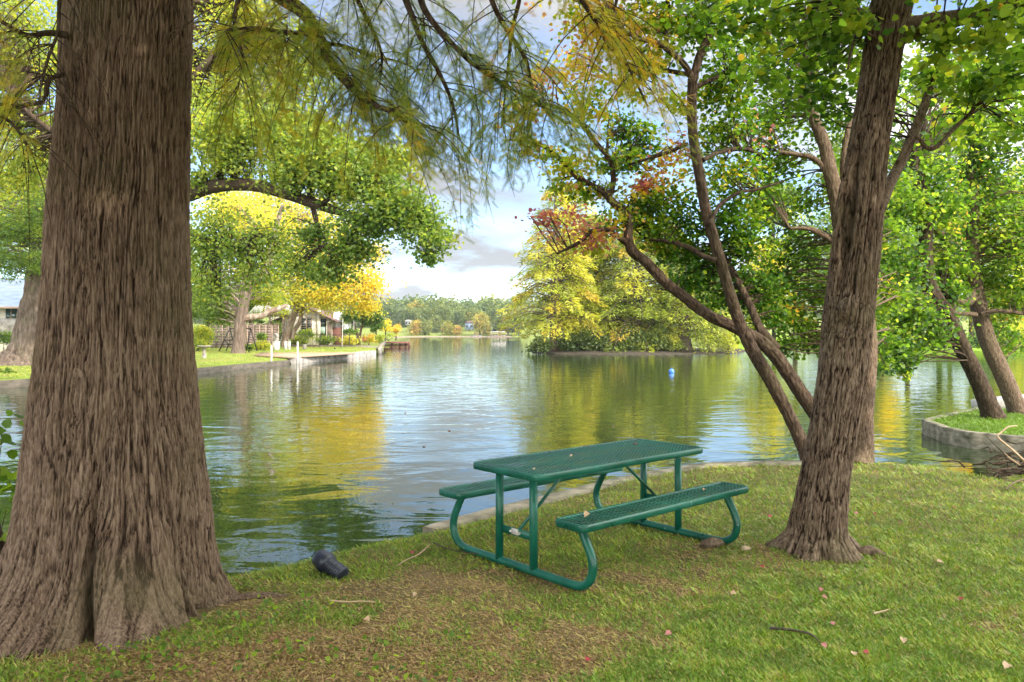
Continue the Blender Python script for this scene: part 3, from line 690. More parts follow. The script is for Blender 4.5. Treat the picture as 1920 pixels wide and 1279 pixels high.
# ------------------------------------------------------------------ main maple-like tree right of the table
def main_tree():
    Y = 6.1
    pts = [(1535, 1062), (1535, 1030), (1534, 1000), (1546, 900), (1563, 800), (1579, 700), (1588, 600), (1600, 500), (1612, 400), (1624, 300), (1640, 200), (1655, 100), (1668, 20), (1690, -60)]
    hw = [92, 80, 56, 47, 45, 46, 47, 46, 44, 38, 35, 36, 40, 34]
    P = np.array([at(x, y, Y-.0) for x, y in pts]); rd = np.array(hw)/F*Y/1.10
    t = thing('maple_tree', 'stout grooved tree trunk on the lawn right of the picnic table with green leaves', 'tree', (P[1][0], Y, 0))
    z = np.concatenate([[-.06, .02], np.linspace(.06, 4.6, 640)])
    c = np.stack([np.interp(z, P[:, 2], P[:, 0]), np.full(len(z), Y), z], -1); r0 = np.interp(z, P[:, 2], rd)
    k = np.ones(31)/31
    c[:, 0] = np.convolve(np.pad(c[:, 0], 15, 'edge'), k, 'valid')
    ns = 300; th = np.linspace(0, 2*math.pi, ns, endpoint=False)[None]; Z = z[:, None]+0*th; r = r0[:, None]+0*th
    fl = np.exp(-np.maximum(Z, 0)/.13)
    r = r*(1+fl*(.16*np.sin(th*5+.6)+.10*np.sin(th*9+2)+.05*np.sin(th*15)))
    r = r*(1+.03*np.sin(th*3+Z*1.2)+.02*np.sin(th*5-Z*2.1))
    # long open groove and seam on the left face, burl with knot, bulges
    def bl(a, z0, wa, wz, d): return d*np.exp(-(((th-a+math.pi) % (2*math.pi)-math.pi)/wa)**2-((Z-z0)/wz)**2)
    r = r+bl(3.88, 2.62, .17, .42, -.125)+bl(4.28, 2.62, .2, .5, .022)+bl(3.45, 2.70, .25, .45, .055)+bl(4.55, 2.2, .1, .35, .02)
    r = r+bl(4.25, 1.93, .34, .08, .06)+bl(4.25, 1.81, .26, .06, -.05)+bl(4.68, 1.25, .3, .18, .014)+bl(4.5, 3.25, .2, .08, .025)
    X, Yc = .2*np.cos(th), .2*np.sin(th)
    wx = (fbm(X*9, Yc*9, Z*3, 61, 2)-.5)*.05
    sw = .5*np.exp(-((Z-1.86)/.14)**2)
    a = vn((X+wx)*50, (Yc+wx)*50, Z*(3.2+0*sw)+sw*8, 62); b_ = vn((X-wx)*90, (Yc+wx)*90, Z*8, 63); e = vn(X*170, Yc*170, Z*40, 64)
    rid = np.minimum(1, np.abs(a-.5)*11)*.6+np.minimum(1, np.abs(b_-.5)*9)*.4+(b_-.5)*.3+(e-.5)*.25
    r = r+(rid-.6)*.020+(e-.5)*.005
    v = np.stack([c[:, 0:1]+r*np.cos(th), Y+r*np.sin(th), Z], -1); n = len(z)
    i = np.arange(n-1)[:, None]*ns; j = np.arange(ns)[None]; q = (j+1) % ns
    mb = MB(); mb.add(v.reshape(-1, 3), np.stack([i+j, i+q, i+ns+q, i+ns+j], -1).reshape(-1, 4), ((rid-.88)*.42+(fbm(X*4, Yc*4, Z*2, 65)-.5)*.2).ravel())
    mb.build('trunk', M['bark_maple'], t, True)
    limbs = [
     ([at(1690, 60, 6.1), at(1735, 45, 6.0), at(1800, 33, 5.9), at(1860, 20, 5.8), at(1960, -6, 5.6), at(2100, -60, 5.4)], [.10, .075, .06, .052, .045, .03]),
     ([at(1690, -40, 6.1), at(1740, -140, 6.2), at(1800, -300, 6.4), at(1850, -520, 6.7)], [.12, .11, .09, .05]),
     ([at(1665, 0, 6.1), at(1640, -100, 6.0), at(1560, -250, 5.8), at(1480, -450, 5.6)], [.12, .09, .07, .04]),
     ([at(1640, 55, 6.1), at(1600, 20, 5.9), at(1540, -20, 5.6), at(1440, -60, 5.3), at(1340, -90, 5.2)], [.06, .045, .035, .028, .018]),
     ([at(1648, 392, 6.2), at(1668, 345, 6.4), at(1693, 297, 6.6), at(1709, 258, 6.7), at(1732, 203, 6.8), at(1744, 168, 6.9), at(1775, 113, 7)], [.05, .042, .038, .036, .033, .03, .022]),
     ([at(1682, 305, 6.5), at(1712, 256, 6.6), at(1738, 277, 6.6), at(1756, 275, 6.6), at(1790, 240, 6.7), at(1840, 195, 6.8)], [.016, .013, .014, .015, .013, .006]),
     ([at(1640, 70, 6.0), at(1610, 60, 5.8), at(1595, 100, 5.7), at(1590, 130, 5.6)], [.012, .008, .006, .003]),
    ]
    for p, rr in limbs: MB().tube(p, rr, 26, 90, disp=bark_disp(.05, .010, 46, 9, 5)).build('limb', M['bark_maple'], t, True)
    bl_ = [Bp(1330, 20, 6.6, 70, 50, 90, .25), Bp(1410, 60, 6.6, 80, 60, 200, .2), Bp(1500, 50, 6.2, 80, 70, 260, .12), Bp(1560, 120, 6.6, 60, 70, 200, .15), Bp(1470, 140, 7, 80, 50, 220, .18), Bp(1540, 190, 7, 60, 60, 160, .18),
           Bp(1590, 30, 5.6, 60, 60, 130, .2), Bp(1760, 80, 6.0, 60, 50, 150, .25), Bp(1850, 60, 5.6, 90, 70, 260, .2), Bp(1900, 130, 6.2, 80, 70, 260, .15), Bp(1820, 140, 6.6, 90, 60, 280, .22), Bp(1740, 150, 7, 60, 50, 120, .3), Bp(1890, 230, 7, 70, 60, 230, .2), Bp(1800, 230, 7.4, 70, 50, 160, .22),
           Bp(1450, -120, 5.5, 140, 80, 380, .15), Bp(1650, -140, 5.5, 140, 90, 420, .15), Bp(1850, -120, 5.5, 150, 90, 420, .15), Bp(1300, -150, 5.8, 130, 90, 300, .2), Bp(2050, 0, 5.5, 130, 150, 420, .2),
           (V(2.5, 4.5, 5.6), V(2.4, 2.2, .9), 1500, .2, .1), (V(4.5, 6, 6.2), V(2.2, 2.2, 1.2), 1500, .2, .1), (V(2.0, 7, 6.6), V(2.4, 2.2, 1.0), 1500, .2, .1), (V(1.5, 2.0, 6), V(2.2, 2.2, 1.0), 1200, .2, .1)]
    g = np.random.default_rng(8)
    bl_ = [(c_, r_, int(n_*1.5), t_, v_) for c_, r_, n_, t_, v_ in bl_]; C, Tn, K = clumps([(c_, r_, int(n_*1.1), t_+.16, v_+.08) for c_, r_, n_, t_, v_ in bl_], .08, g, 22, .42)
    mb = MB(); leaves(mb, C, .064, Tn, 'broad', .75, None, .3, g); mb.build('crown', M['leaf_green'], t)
    mt = MB(); twigs(mt, K, limbs, .010, g, .55); mt.build('branchwork', M['bark_dark'], t)
main_tree()

# ------------------------------------------------------------------ leaning multi-stemmed tree at the bank
def leaning():
    Yb = 10.4
    def P(l, Y0, Y1): n_ = len(l); return [at(x, y, Y0+(Y1-Y0)*i/(n_-1)) for i, (x, y) in enumerate(l)]
    limbs = [
     (P([(1518, 870), (1505, 835), (1480, 780), (1440, 705), (1410, 655), (1385, 600), (1370, 555), (1348, 480), (1325, 400), (1312, 330), (1300, 260), (1297, 200), (1299, 148)], 10.4, 9.8), [.13, .11, .10, .11, .105, .095, .09, .088, .085, .08, .075, .075, .08]),
     (P([(1575, 860), (1545, 800), (1500, 734), (1458, 672), (1425, 640), (1372, 611), (1327, 590), (1278, 553), (1245, 527), (1212, 492), (1186, 471), (1178, 445), (1177, 405), (1150, 380), (1132, 358)], 10.5, 10.5), [.15, .13, .12, .12, .11, .095, .09, .085, .082, .08, .08, .07, .065, .06, .06]),
     (P([(1300, 150), (1312, 105), (1326, 75), (1322, 40), (1308, 0), (1300, -60), (1320, -160)], 9.8, 9.6), [.075, .07, .068, .062, .058, .05, .03]),
     (P([(1300, 150), (1280, 118), (1250, 92), (1230, 80), (1190, 70), (1150, 40)], 9.8, 9.4), [.06, .05, .045, .04, .025, .012]),
     (P([(1248, 92), (1250, 60), (1252, 20), (1252, -60), (1260, -160)], 9.7, 9.6), [.04, .038, .036, .03, .02]),
     (P([(1134, 360), (1111, 348), (1072, 324), (1049, 297), (1020, 275), (985, 265), (950, 262)], 10.5, 10.8), [.055, .05, .045, .04, .03, .02, .012]),
     (P([(1145, 365), (1150, 336), (1142, 297), (1119, 270), (1088, 230), (1056, 207), (1017, 195), (978, 211), (945, 230)], 10.5, 10.0), [.05, .045, .045, .042, .04, .035, .03, .02, .01]),
     (P([(1180, 460), (1156, 442), (1130, 430), (1107, 435), (1090, 452), (1064, 466), (1044, 475)], 10.5, 10.2), [.055, .045, .038, .035, .032, .025, .014]),
     (P([(1342, 488), (1315, 478), (1294, 465), (1255, 453), (1215, 447), (1190, 430)], 10.0, 10.8), [.05, .045, .04, .032, .026, .012]),
     (P([(1458, 655), (1425, 615), (1405, 570), (1376, 514), (1350, 470), (1335, 440)], 10.5, 11.0), [.085, .075, .065, .06, .05, .03]),
     (P([(1135, 300), (1138, 285), (1140, 255)], 10.5, 10.4), [.03, .025, .015]),
     (P([(1330, 420), (1350, 385), (1385, 362), (1420, 355), (1470, 340)], 9.9, 10.3), [.035, .03, .028, .022, .012]),
     (P([(1318, 300), (1350, 285), (1400, 280), (1440, 300)], 9.9, 10.6), [.04, .035, .03, .015]),
     (P([(1300, 165), (1350, 145), (1400, 150), (1470, 160)], 9.9, 10.3), [.04, .035, .028, .012]),
     (P([(1290, 270), (1240, 290), (1190, 305), (1150, 320)], 9.9, 10.6), [.03, .026, .02, .01]),
     (P([(1292, 140), (1240, 133), (1200, 150), (1160, 160)], 9.9, 10.6), [.035, .03, .02, .01]),
    ]
    t = thing('leaning_tree', 'slender dark leaning tree with two crossing stems over the water behind the table', 'tree', limbs[0][0][0]*V(1, 1, 0))
    for i, (p, r) in enumerate(limbs):
        r = [q*.74 for q in r]
        MB().tube(p, r, 44 if i < 2 else 22, 260 if i < 2 else 90, disp=bark_disp(.08, .022 if i < 2 else .012, 40, 7, i)).build('trunk' if i < 2 else 'limb', M['bark_dark'], t, True)
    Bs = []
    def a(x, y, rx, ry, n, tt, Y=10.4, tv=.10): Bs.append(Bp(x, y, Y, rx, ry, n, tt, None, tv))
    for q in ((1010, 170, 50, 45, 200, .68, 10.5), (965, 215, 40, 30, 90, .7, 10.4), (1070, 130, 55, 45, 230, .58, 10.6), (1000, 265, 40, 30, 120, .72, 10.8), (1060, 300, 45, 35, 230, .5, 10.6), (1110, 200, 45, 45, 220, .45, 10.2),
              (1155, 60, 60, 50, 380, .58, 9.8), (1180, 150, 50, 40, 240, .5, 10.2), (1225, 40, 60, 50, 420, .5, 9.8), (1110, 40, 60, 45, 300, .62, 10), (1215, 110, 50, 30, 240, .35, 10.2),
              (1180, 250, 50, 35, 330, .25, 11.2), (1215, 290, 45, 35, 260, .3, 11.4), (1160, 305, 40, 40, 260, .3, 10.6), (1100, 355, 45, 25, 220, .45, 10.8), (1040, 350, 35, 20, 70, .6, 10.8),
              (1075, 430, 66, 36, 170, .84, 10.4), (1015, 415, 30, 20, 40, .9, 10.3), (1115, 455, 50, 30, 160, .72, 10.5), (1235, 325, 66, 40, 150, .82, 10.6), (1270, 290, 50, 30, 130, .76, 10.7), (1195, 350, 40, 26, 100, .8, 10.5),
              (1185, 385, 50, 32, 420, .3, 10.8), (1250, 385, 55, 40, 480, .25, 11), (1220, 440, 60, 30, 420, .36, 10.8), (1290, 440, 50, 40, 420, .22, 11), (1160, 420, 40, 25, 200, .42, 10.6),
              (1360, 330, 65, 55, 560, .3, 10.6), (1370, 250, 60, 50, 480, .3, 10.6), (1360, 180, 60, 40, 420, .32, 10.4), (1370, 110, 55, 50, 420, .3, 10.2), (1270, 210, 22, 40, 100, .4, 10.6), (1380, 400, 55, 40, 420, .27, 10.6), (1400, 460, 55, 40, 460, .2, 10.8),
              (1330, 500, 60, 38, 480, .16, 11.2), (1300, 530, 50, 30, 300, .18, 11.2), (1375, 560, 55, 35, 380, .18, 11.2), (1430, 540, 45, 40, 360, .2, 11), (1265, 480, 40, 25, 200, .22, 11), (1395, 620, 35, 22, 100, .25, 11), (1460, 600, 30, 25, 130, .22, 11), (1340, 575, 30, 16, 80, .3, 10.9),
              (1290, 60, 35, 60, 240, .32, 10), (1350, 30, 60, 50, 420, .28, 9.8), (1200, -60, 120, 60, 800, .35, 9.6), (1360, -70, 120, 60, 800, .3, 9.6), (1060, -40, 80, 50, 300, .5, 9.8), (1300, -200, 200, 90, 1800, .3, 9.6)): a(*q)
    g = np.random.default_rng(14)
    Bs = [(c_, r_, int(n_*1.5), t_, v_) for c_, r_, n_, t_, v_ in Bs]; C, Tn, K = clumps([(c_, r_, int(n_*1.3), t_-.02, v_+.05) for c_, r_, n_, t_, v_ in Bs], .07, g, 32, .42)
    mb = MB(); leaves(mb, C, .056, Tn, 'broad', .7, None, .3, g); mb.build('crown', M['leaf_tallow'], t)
    mt = MB(); twigs(mt, K, limbs, .014, g, .75); mt.build('branchwork', M['bark_dark'], t)
leaning()
def PL(l, Y0, Y1=None):
    Y1 = Y1 or Y0; n_ = len(l); return [at(x, y, Y0+(Y1-Y0)*i/(n_-1)) for i, (x, y) in enumerate(l)]
# straight tree just behind the main trunk
tree('bank_tree', 'grey brown tree standing at the bank directly behind the stout grooved trunk', on(1618, 862),
     [(PL([(1616, 872), (1620, 850), (1622, 780), (1628, 700), (1630, 640), (1618, 560), (1600, 490), (1578, 430), (1570, 380), (1556, 320), (1545, 270), (1524, 215), (1510, 150)], 10.4, 10.8), [.16, .12, .105, .10, .095, .09, .09, .095, .095, .09, .08, .07, .05]),
      (PL([(1580, 430), (1592, 390), (1584, 350), (1582, 300), (1590, 240)], 10.7), [.06, .055, .05, .045, .03]),
      (PL([(1560, 340), (1530, 300), (1495, 290), (1460, 285)], 10.7), [.04, .035, .03, .015]),
      (PL([(1592, 470), (1550, 445), (1520, 430), (1480, 428)], 10.7), [.05, .04, .03, .015])],
     [Bp(x, y, Y, rx, ry, n, t) for x, y, rx, ry, n, t, Y in ((1440, 230, 60, 60, 460, .22, 11.4), (1500, 200, 60, 60, 420, .2, 11.4), (1460, 310, 60, 45, 420, .25, 11.4), (1440, 390, 60, 40, 340, .2, 11.6), (1500, 460, 60, 50, 480, .18, 11.6), (1530, 370, 40, 40, 220, .22, 11.4), (1450, 520, 55, 45, 420, .2, 11.6), (1520, 540, 50, 50, 460, .22, 11.6), (1490, 600, 45, 40, 360, .25, 11.4), (1460, 650, 35, 30, 160, .3, 11.3), (1520, 630, 30, 35, 200, .24, 11.3), (1590, 300, 25, 60, 130, .3, 11.4), (1560, 240, 40, 40, 200, .2, 11.2),
                                                       (1660, 440, 40, 50, 300, .3, 11.6), (1665, 540, 40, 50, 330, .3, 11.8), (1655, 640, 36, 50, 280, .3, 11.8), (1500, 80, 140, 60, 800, .2, 11.5), (1600, -60, 160, 80, 1400, .2, 11), (1680, 340, 40, 40, 180, .3, 11.6), (1670, 200, 30, 60, 160, .35, 11.8))],
     M['leaf_green'], M['bark_maple'], .062, 'broad', seed=31, nmul=1.8, tadd=.06, tvadd=.06, sub=28, spread=.44, disp=(.022, 40, 7, 40, 240), tw=.014, twf=.7)
# two leaning trees on the walled point
tree('leaning_tree', 'dark trunk leaning left on the walled point, the nearer of two', on(1858, 777),
     [(PL([(1862, 785), (1855, 765), (1835, 715), (1803, 650), (1778, 595), (1748, 550), (1737, 505), (1735, 460), (1738, 415), (1730, 360), (1715, 310)], 16.6, 16.2), [.24, .19, .165, .16, .165, .15, .15, .13, .12, .10, .06]),
      (PL([(1778, 592), (1780, 570), (1770, 545)], 16.5), [.12, .10, .05]),
      (PL([(1737, 440), (1700, 420), (1660, 400)], 16.3), [.07, .05, .02])],
     [Bp(x, y, Y, rx, ry, n, t) for x, y, rx, ry, n, t, Y in ((1690, 400, 55, 50, 650, .3, 16.2), (1730, 330, 60, 45, 600, .3, 16.5), (1680, 500, 50, 45, 600, .25, 15.8), (1760, 480, 50, 50, 500, .32, 17), (1700, 580, 55, 40, 560, .28, 15.6), (1740, 625, 50, 30, 300, .3, 15.8), (1670, 640, 40, 45, 400, .3, 15.6), (1700, 690, 30, 22, 90, .3, 15.6), (1690, 290, 40, 50, 300, .3, 17), (1760, 240, 70, 50, 500, .25, 17.5), (1790, 150, 90, 60, 700, .22, 17), (1650, 700, 20, 30, 70, .35, 15.5), (1760, 400, 50, 40, 480, .25, 16.4))],
     M['leaf_green'], M['bark_dark'], .085, 'broad', seed=33, nmul=2.0, tadd=-.02, tvadd=.10, sub=30, spread=.44, disp=(.03, 24, 4, 44, 200), tw=.02, twf=.6)
tree('leaning_tree', 'pale grey trunk leaning left on the walled point, beside the concrete slab', on(1906, 768),
     [(PL([(1912, 778), (1904, 758), (1882, 705), (1852, 640), (1834, 570), (1824, 510), (1824, 450), (1826, 390), (1820, 330), (1830, 250)], 17.6, 17.6), [.24, .19, .175, .17, .165, .15, .13, .11, .10, .06]),
      (PL([(1824, 530), (1800, 488), (1776, 450), (1745, 422), (1720, 415)], 17.6, 17.2), [.15, .13, .12, .09, .04]),
      (PL([(1822, 555), (1808, 568), (1775, 558), (1750, 552)], 17.4, 16.8), [.14, .10, .05, .02]),
      (PL([(1840, 590), (1870, 583), (1930, 588), (1990, 580)], 17.4, 17), [.06, .045, .04, .03]),
      (PL([(1830, 590), (1800, 588), (1775, 592)], 17.4, 17), [.05, .04, .02])],
     [Bp(x, y, Y, rx, ry, n, t) for x, y, rx, ry, n, t, Y in ((1840, 420, 50, 50, 450, .35, 17.6), (1890, 360, 55, 50, 600, .35, 18), (1880, 460, 50, 45, 500, .45, 18), (1900, 560, 45, 45, 520, .42, 17.6), (1860, 520, 30, 30, 180, .4, 17.6), (1890, 640, 40, 30, 260, .4, 18), (1840, 320, 50, 40, 450, .28, 17.6), (1880, 260, 60, 50, 600, .25, 17.4), (1800, 370, 45, 35, 300, .3, 17.4), (1950, 450, 60, 100, 1200, .35, 17), (1790, 500, 36, 34, 260, .35, 17.2), (1780, 545, 36, 22, 240, .33, 16.6), (1850, 180, 80, 60, 600, .25, 17.5))],
     M['leaf_green'], M['bark_maple'], .085, 'broad', seed=34, nmul=2.0, tadd=-.02, tvadd=.10, sub=30, spread=.44, disp=(.03, 24, 4, 44, 200), tw=.02, twf=.6)
# ------------------------------------------------------------------ left bank trees
def zb(px, Y): return at(px, 600, Y)*V(1, 1, 0)+V(0, 0, float(zl(0, Y)))
bc = zb(262, 36)
tree('cottonwood_tree', 'tall green tree reaching over the water with a dark arching limb behind the big trunk', bc,
     [([bc+V(0, 0, -.3), bc+V(0, 0, 2), bc+V(.1, -.3, 5.0), at(285, 400, 34), at(300, 300, 34), at(320, 150, 34), at(350, -50, 34)], [.75, .6, .52, .45, .36, .25, .1]),
      (PL([(292, 395), (330, 372), (362, 362), (400, 350), (450, 345), (500, 352), (545, 366), (600, 386), (640, 398), (690, 415), (740, 410), (790, 415)], 33, 28), [.38, .32, .29, .26, .25, .24, .22, .19, .14, .10, .06, .03]),
      (PL([(585, 382), (592, 410), (602, 440), (618, 465), (636, 468), (648, 455)], 30.5, 29), [.09, .08, .07, .06, .04, .02]),
      (PL([(600, 384), (630, 365), (660, 350), (700, 330)], 29.5, 28), [.08, .07, .05, .02]),
      (PL([(300, 300), (360, 250), (440, 220), (540, 200)], 34, 30), [.22, .16, .10, .04]),
      (PL([(320, 180), (400, 110), (470, 60), (540, 30)], 34, 32), [.18, .13, .09, .03]),
      (PL([(290, 380), (200, 300), (90, 240), (20, 180)], 34, 32), [.22, .16, .10, .04]),
      (PL([(310, 380), (350, 430), (400, 455), (450, 450)], 33, 31), [.14, .11, .08, .03])],
     [Bp(x, y, Y, rx, ry, n, t) for x, y, rx, ry, n, t, Y in ((400, 250, 50, 50, 2200, .45, 31), (470, 240, 60, 45, 3000, .45, 31), (550, 250, 60, 50, 3200, .42, 30), (620, 290, 60, 50, 3400, .42, 29), (560, 320, 60, 35, 2200, .38, 29.5), (690, 330, 60, 45, 3200, .36, 28.5), (740, 380, 50, 40, 2400, .32, 28), (780, 415, 40, 35, 1500, .3, 28), (815, 450, 24, 30, 600, .28, 27.5), (800, 480, 20, 16, 220, .3, 27.5), (730, 300, 40, 35, 1000, .42, 28.5), (690, 420, 50, 35, 1500, .28, 28.5), (640, 350, 50, 28, 1200, .4, 29),
                                                               (660, 470, 45, 30, 1200, .26, 29), (620, 510, 40, 30, 700, .26, 29.5), (400, 410, 40, 36, 550, .4, 31), (380, 460, 46, 50, 1100, .38, 32), (440, 465, 56, 40, 1150, .36, 31.5), (510, 455, 60, 36, 850, .38, 31), (560, 495, 50, 34, 700, .36, 30.5), (400, 540, 50, 40, 800, .38, 32), (480, 520, 50, 34, 500, .38, 31.5), (590, 440, 30, 26, 500, .28, 30), (380, 340, 30, 30, 700, .4, 32), (430, 300, 50, 35, 1600, .42, 31),
                                                               (420, 120, 80, 70, 3200, .52, 36), (500, 80, 70, 60, 2200, .5, 36), (560, 150, 60, 50, 1500, .5, 34), (430, 20, 90, 60, 2600, .55, 36), (380, 180, 40, 50, 1600, .5, 34), (480, 180, 50, 30, 900, .5, 33),
                                                               (60, 120, 80, 70, 3000, .5, 34), (30, 220, 60, 50, 2200, .5, 34), (90, 300, 40, 50, 1300, .5, 34), (20, 30, 90, 60, 2400, .5, 34), (30, 330, 50, 50, 1200, .5, 35), (230, 100, 130, 120, 3000, .6, 36), (250, -60, 200, 80, 3500, .6, 35))],
     M['leaf_lit'], M['bark_dark'], .125, 'broad', seed=41, nmul=1.35, tadd=.09, sharp=.8, sub=22, spread=.55, disp=(.05, 9, 1.6, 26, 90), tw=.035, twf=.55)
b1 = zb(52, 44)
tree('cypress_tree', 'broad fluted trunk with green foliage on the far left bank before a stone house', b1,
     [([b1+V(-.05, 0, -.3), b1+V(.0, 0, .2), b1+V(.15, 0, .7), b1+V(.32, 0, 1.7), b1+V(.55, 0, 3.2), b1+V(.8, 0, 5.2), b1+V(1.0, 0, 9), b1+V(1.1, 0, 14)], [2.0, 1.45, 1.1, .92, .78, .68, .55, .3])],
     [Bp(x, y, Y, rx, ry, n, t) for x, y, rx, ry, n, t, Y in ((30, 430, 60, 40, 2600, .34, 42), (80, 400, 50, 45, 2200, .4, 43), (10, 490, 60, 32, 2000, .3, 41), (75, 490, 26, 26, 700, .35, 41.5), (40, 350, 70, 45, 2200, .62, 44), (-60, 430, 70, 90, 3000, .35, 44), (110, 440, 40, 50, 1400, .3, 45), (70, 280, 70, 50, 1600, .6, 46), (0, 250, 90, 70, 2600, .6, 46))],
     M['leaf_lit'], M['bark_far'], .2, 'spray', seed=42, nmul=1.4, sub=60, spread=.28, disp=(.14, 5, .6, 60, 120), tw=.05, twf=.5)
b2 = zb(447, 62)
tree('sycamore_tree', 'pale barked tree on the far lawn beside the black swing frame', b2,
     [([b2+V(0, 0, -.2), at(447, 655, 62), at(448, 640, 62), at(452, 600, 62), at(457, 570, 62), at(461, 545, 62), at(464, 510, 62), at(470, 480, 62), at(478, 420, 62)], [.66, .50, .46, .43, .40, .37, .27, .22, .15]),
      (PL([(461, 548), (470, 535), (485, 524), (492, 520), (505, 490), (512, 450), (522, 410), (530, 385)], 62, 60), [.28, .26, .24, .22, .2, .2, .17, .10]),
      (PL([(458, 597), (475, 594), (490, 593), (502, 586), (520, 580), (538, 572)], 62, 62), [.28, .24, .22, .22, .2, .14]),
      (PL([(463, 520), (455, 490), (462, 440), (470, 410)], 62, 61), [.18, .14, .12, .06])],
     [Bp(x, y, Y, rx, ry, n, t) for x, y, rx, ry, n, t, Y in ((400, 560, 45, 30, 1600, .35, 64), (480, 430, 60, 35, 1800, .72, 63), (440, 400, 60, 40, 1800, .8, 64), (500, 560, 40, 20, 800, .6, 65), (420, 590, 40, 20, 1000, .4, 66), (390, 520, 40, 36, 1200, .5, 66), (500, 500, 60, 40, 1300, .6, 63))],
     M['leaf_lit'], M['bark_white'], .17, 'broad', seed=43, tbm=M['bark_far'], nmul=1.8, sub=45, spread=.36, disp=(.04, 3, .6, 40, 90), tw=.04, twf=.5)
b3 = zb(536, 78)
tree('sycamore_tree', 'golden yellow tree with two leaning white trunks before the gabled house', b3,
     [([b3+V(0, 0, -.2), at(535, 640, 78), at(542, 615, 78), at(550, 594, 78), at(557, 570, 78), at(556, 540, 78), at(565, 480, 78), at(560, 420, 78)], [.42, .34, .32, .30, .27, .23, .18, .1]),
      (PL([(547, 636), (552, 620), (562, 604), (567, 580), (572, 560), (600, 520), (640, 480)], 78), [.22, .2, .2, .2, .18, .14, .08]),
      (PL([(557, 565), (580, 545), (620, 530), (660, 530), (695, 540)], 78, 76), [.18, .14, .12, .10, .04]),
      (PL([(556, 545), (530, 500), (500, 460), (480, 420)], 78, 77), [.18, .14, .10, .05])],
     [Bp(x, y, Y, rx, ry, n, t) for x, y, rx, ry, n, t, Y in ((430, 372, 40, 22, 500, .5, 80), (520, 370, 50, 24, 700, .45, 80), (590, 385, 46, 28, 800, .5, 79), (560, 420, 70, 45, 3000, .5, 79), (500, 400, 60, 40, 2200, .52, 80), (450, 390, 50, 36, 1500, .5, 81), (620, 440, 60, 45, 3200, .5, 78), (590, 490, 70, 40, 3200, .55, 76), (660, 480, 45, 40, 2400, .6, 78), (630, 540, 60, 35, 3200, .62, 75), (690, 530, 32, 32, 1700, .72, 76), (670, 570, 40, 18, 1300, .6, 76), (600, 560, 50, 20, 1600, .52, 75), (540, 545, 50, 28, 1800, .45, 76), (700, 480, 26, 26, 700, .7, 78), (510, 450, 60, 40, 1600, .5, 80), (690, 580, 22, 9, 300, .7, 76), (480, 540, 40, 24, 700, .35, 79))],
     M['leaf_gold'], M['bark_white'], .19, 'broad', seed=44, nmul=1.15, sub=36, spread=.46, disp=(.04, 3, .6, 36, 80), tw=.05, twf=.5)
b4 = zb(672, 93)
tree('oak_tree', 'small dark green tree with forked stems right of the house porch', b4,
     [([b4+V(0, 0, -.2), b4+V(0, 0, .8), at(664, 612, 93), at(660, 596, 93)], [.25, .2, .16, .06]), ([b4+V(.1, 0, .7), at(680, 608, 93), at(690, 596, 93)], [.16, .12, .05])],
     [Bp(x, y, 93, rx, ry, n, t) for x, y, rx, ry, n, t in ((665, 588, 22, 14, 1400, .2), (690, 595, 20, 18, 1400, .28), (650, 600, 12, 10, 300, .3), (708, 592, 14, 14, 500, .2))],
     M['leaf_lit'], M['bark_dark'], .3, 'diamond', seed=45, sub=50, tw=.04, disp=None)
for k, (x, y, rx, ry, Y, t, lab) in enumerate(((704, 606, 15, 17, 112, .3, 'yellow green bushy tree at the waterside beyond the house porch'), (722, 611, 13, 13, 135, .55, 'bright yellow rounded tree at the end of the left bank'), (742, 618, 9, 10, 165, .85, 'small orange yellow tree at the tip of the left shore'))):
    bb = at(x, y+ry+6, Y)*V(1, 1, 0)+V(0, 0, .1)
    tree('bank_tree', lab, bb, [([bb, bb+V(.1, 0, 1), at(x, y, Y)], [.16, .12, .05])], [(at(x, y, Y), V(rx, rx, ry)*Y/F, 1500, t, .08)], M['leaf_gold'] if k else M['leaf_lit'], M['bark_dark'], .32, seed=50+k, tw=.04, disp=None)
# background greenery behind the fence and house
for k, (x, y, rx, ry, Y, t, lab, n) in enumerate(((390, 575, 60, 40, 96, .4, 'green tree rising behind the left end of the wooden fence', 3500), (470, 560, 60, 45, 104, .3, 'dark green tree behind the pergola', 3500), (330, 500, 90, 90, 90, .5, 'tall green tree behind the big trunk on the left bank', 4000), (600, 540, 70, 40, 112, .25, 'green tree behind the gabled house roof', 2600), (60, 400, 160, 150, 80, .55, 'tall yellow green tree behind the slate roofed house', 6500), (230, 520, 90, 110, 84, .5, 'bushy tree behind the far left lawn', 3000))):
    bb = zb(x, Y)
    tree('background_tree', lab, bb, [([bb, bb+V(.1, 0, 2), at(x, y, Y), at(x, y-ry*.6, Y)], [.4, .34, .25, .08])],
         [(at(x+dx*rx*.5, y+dy*ry*.5, Y), V(rx*.62, rx*.62, ry*.6)*Y/F, n//5, t+.08*dx, .12) for dx, dy in ((-1, .3), (0, -.9), (.9, .2), (0, .3), (.3, -.4))], M['leaf_lit'], M['bark_dark'], .34, seed=60+k, tw=.06, disp=None, sub=50)

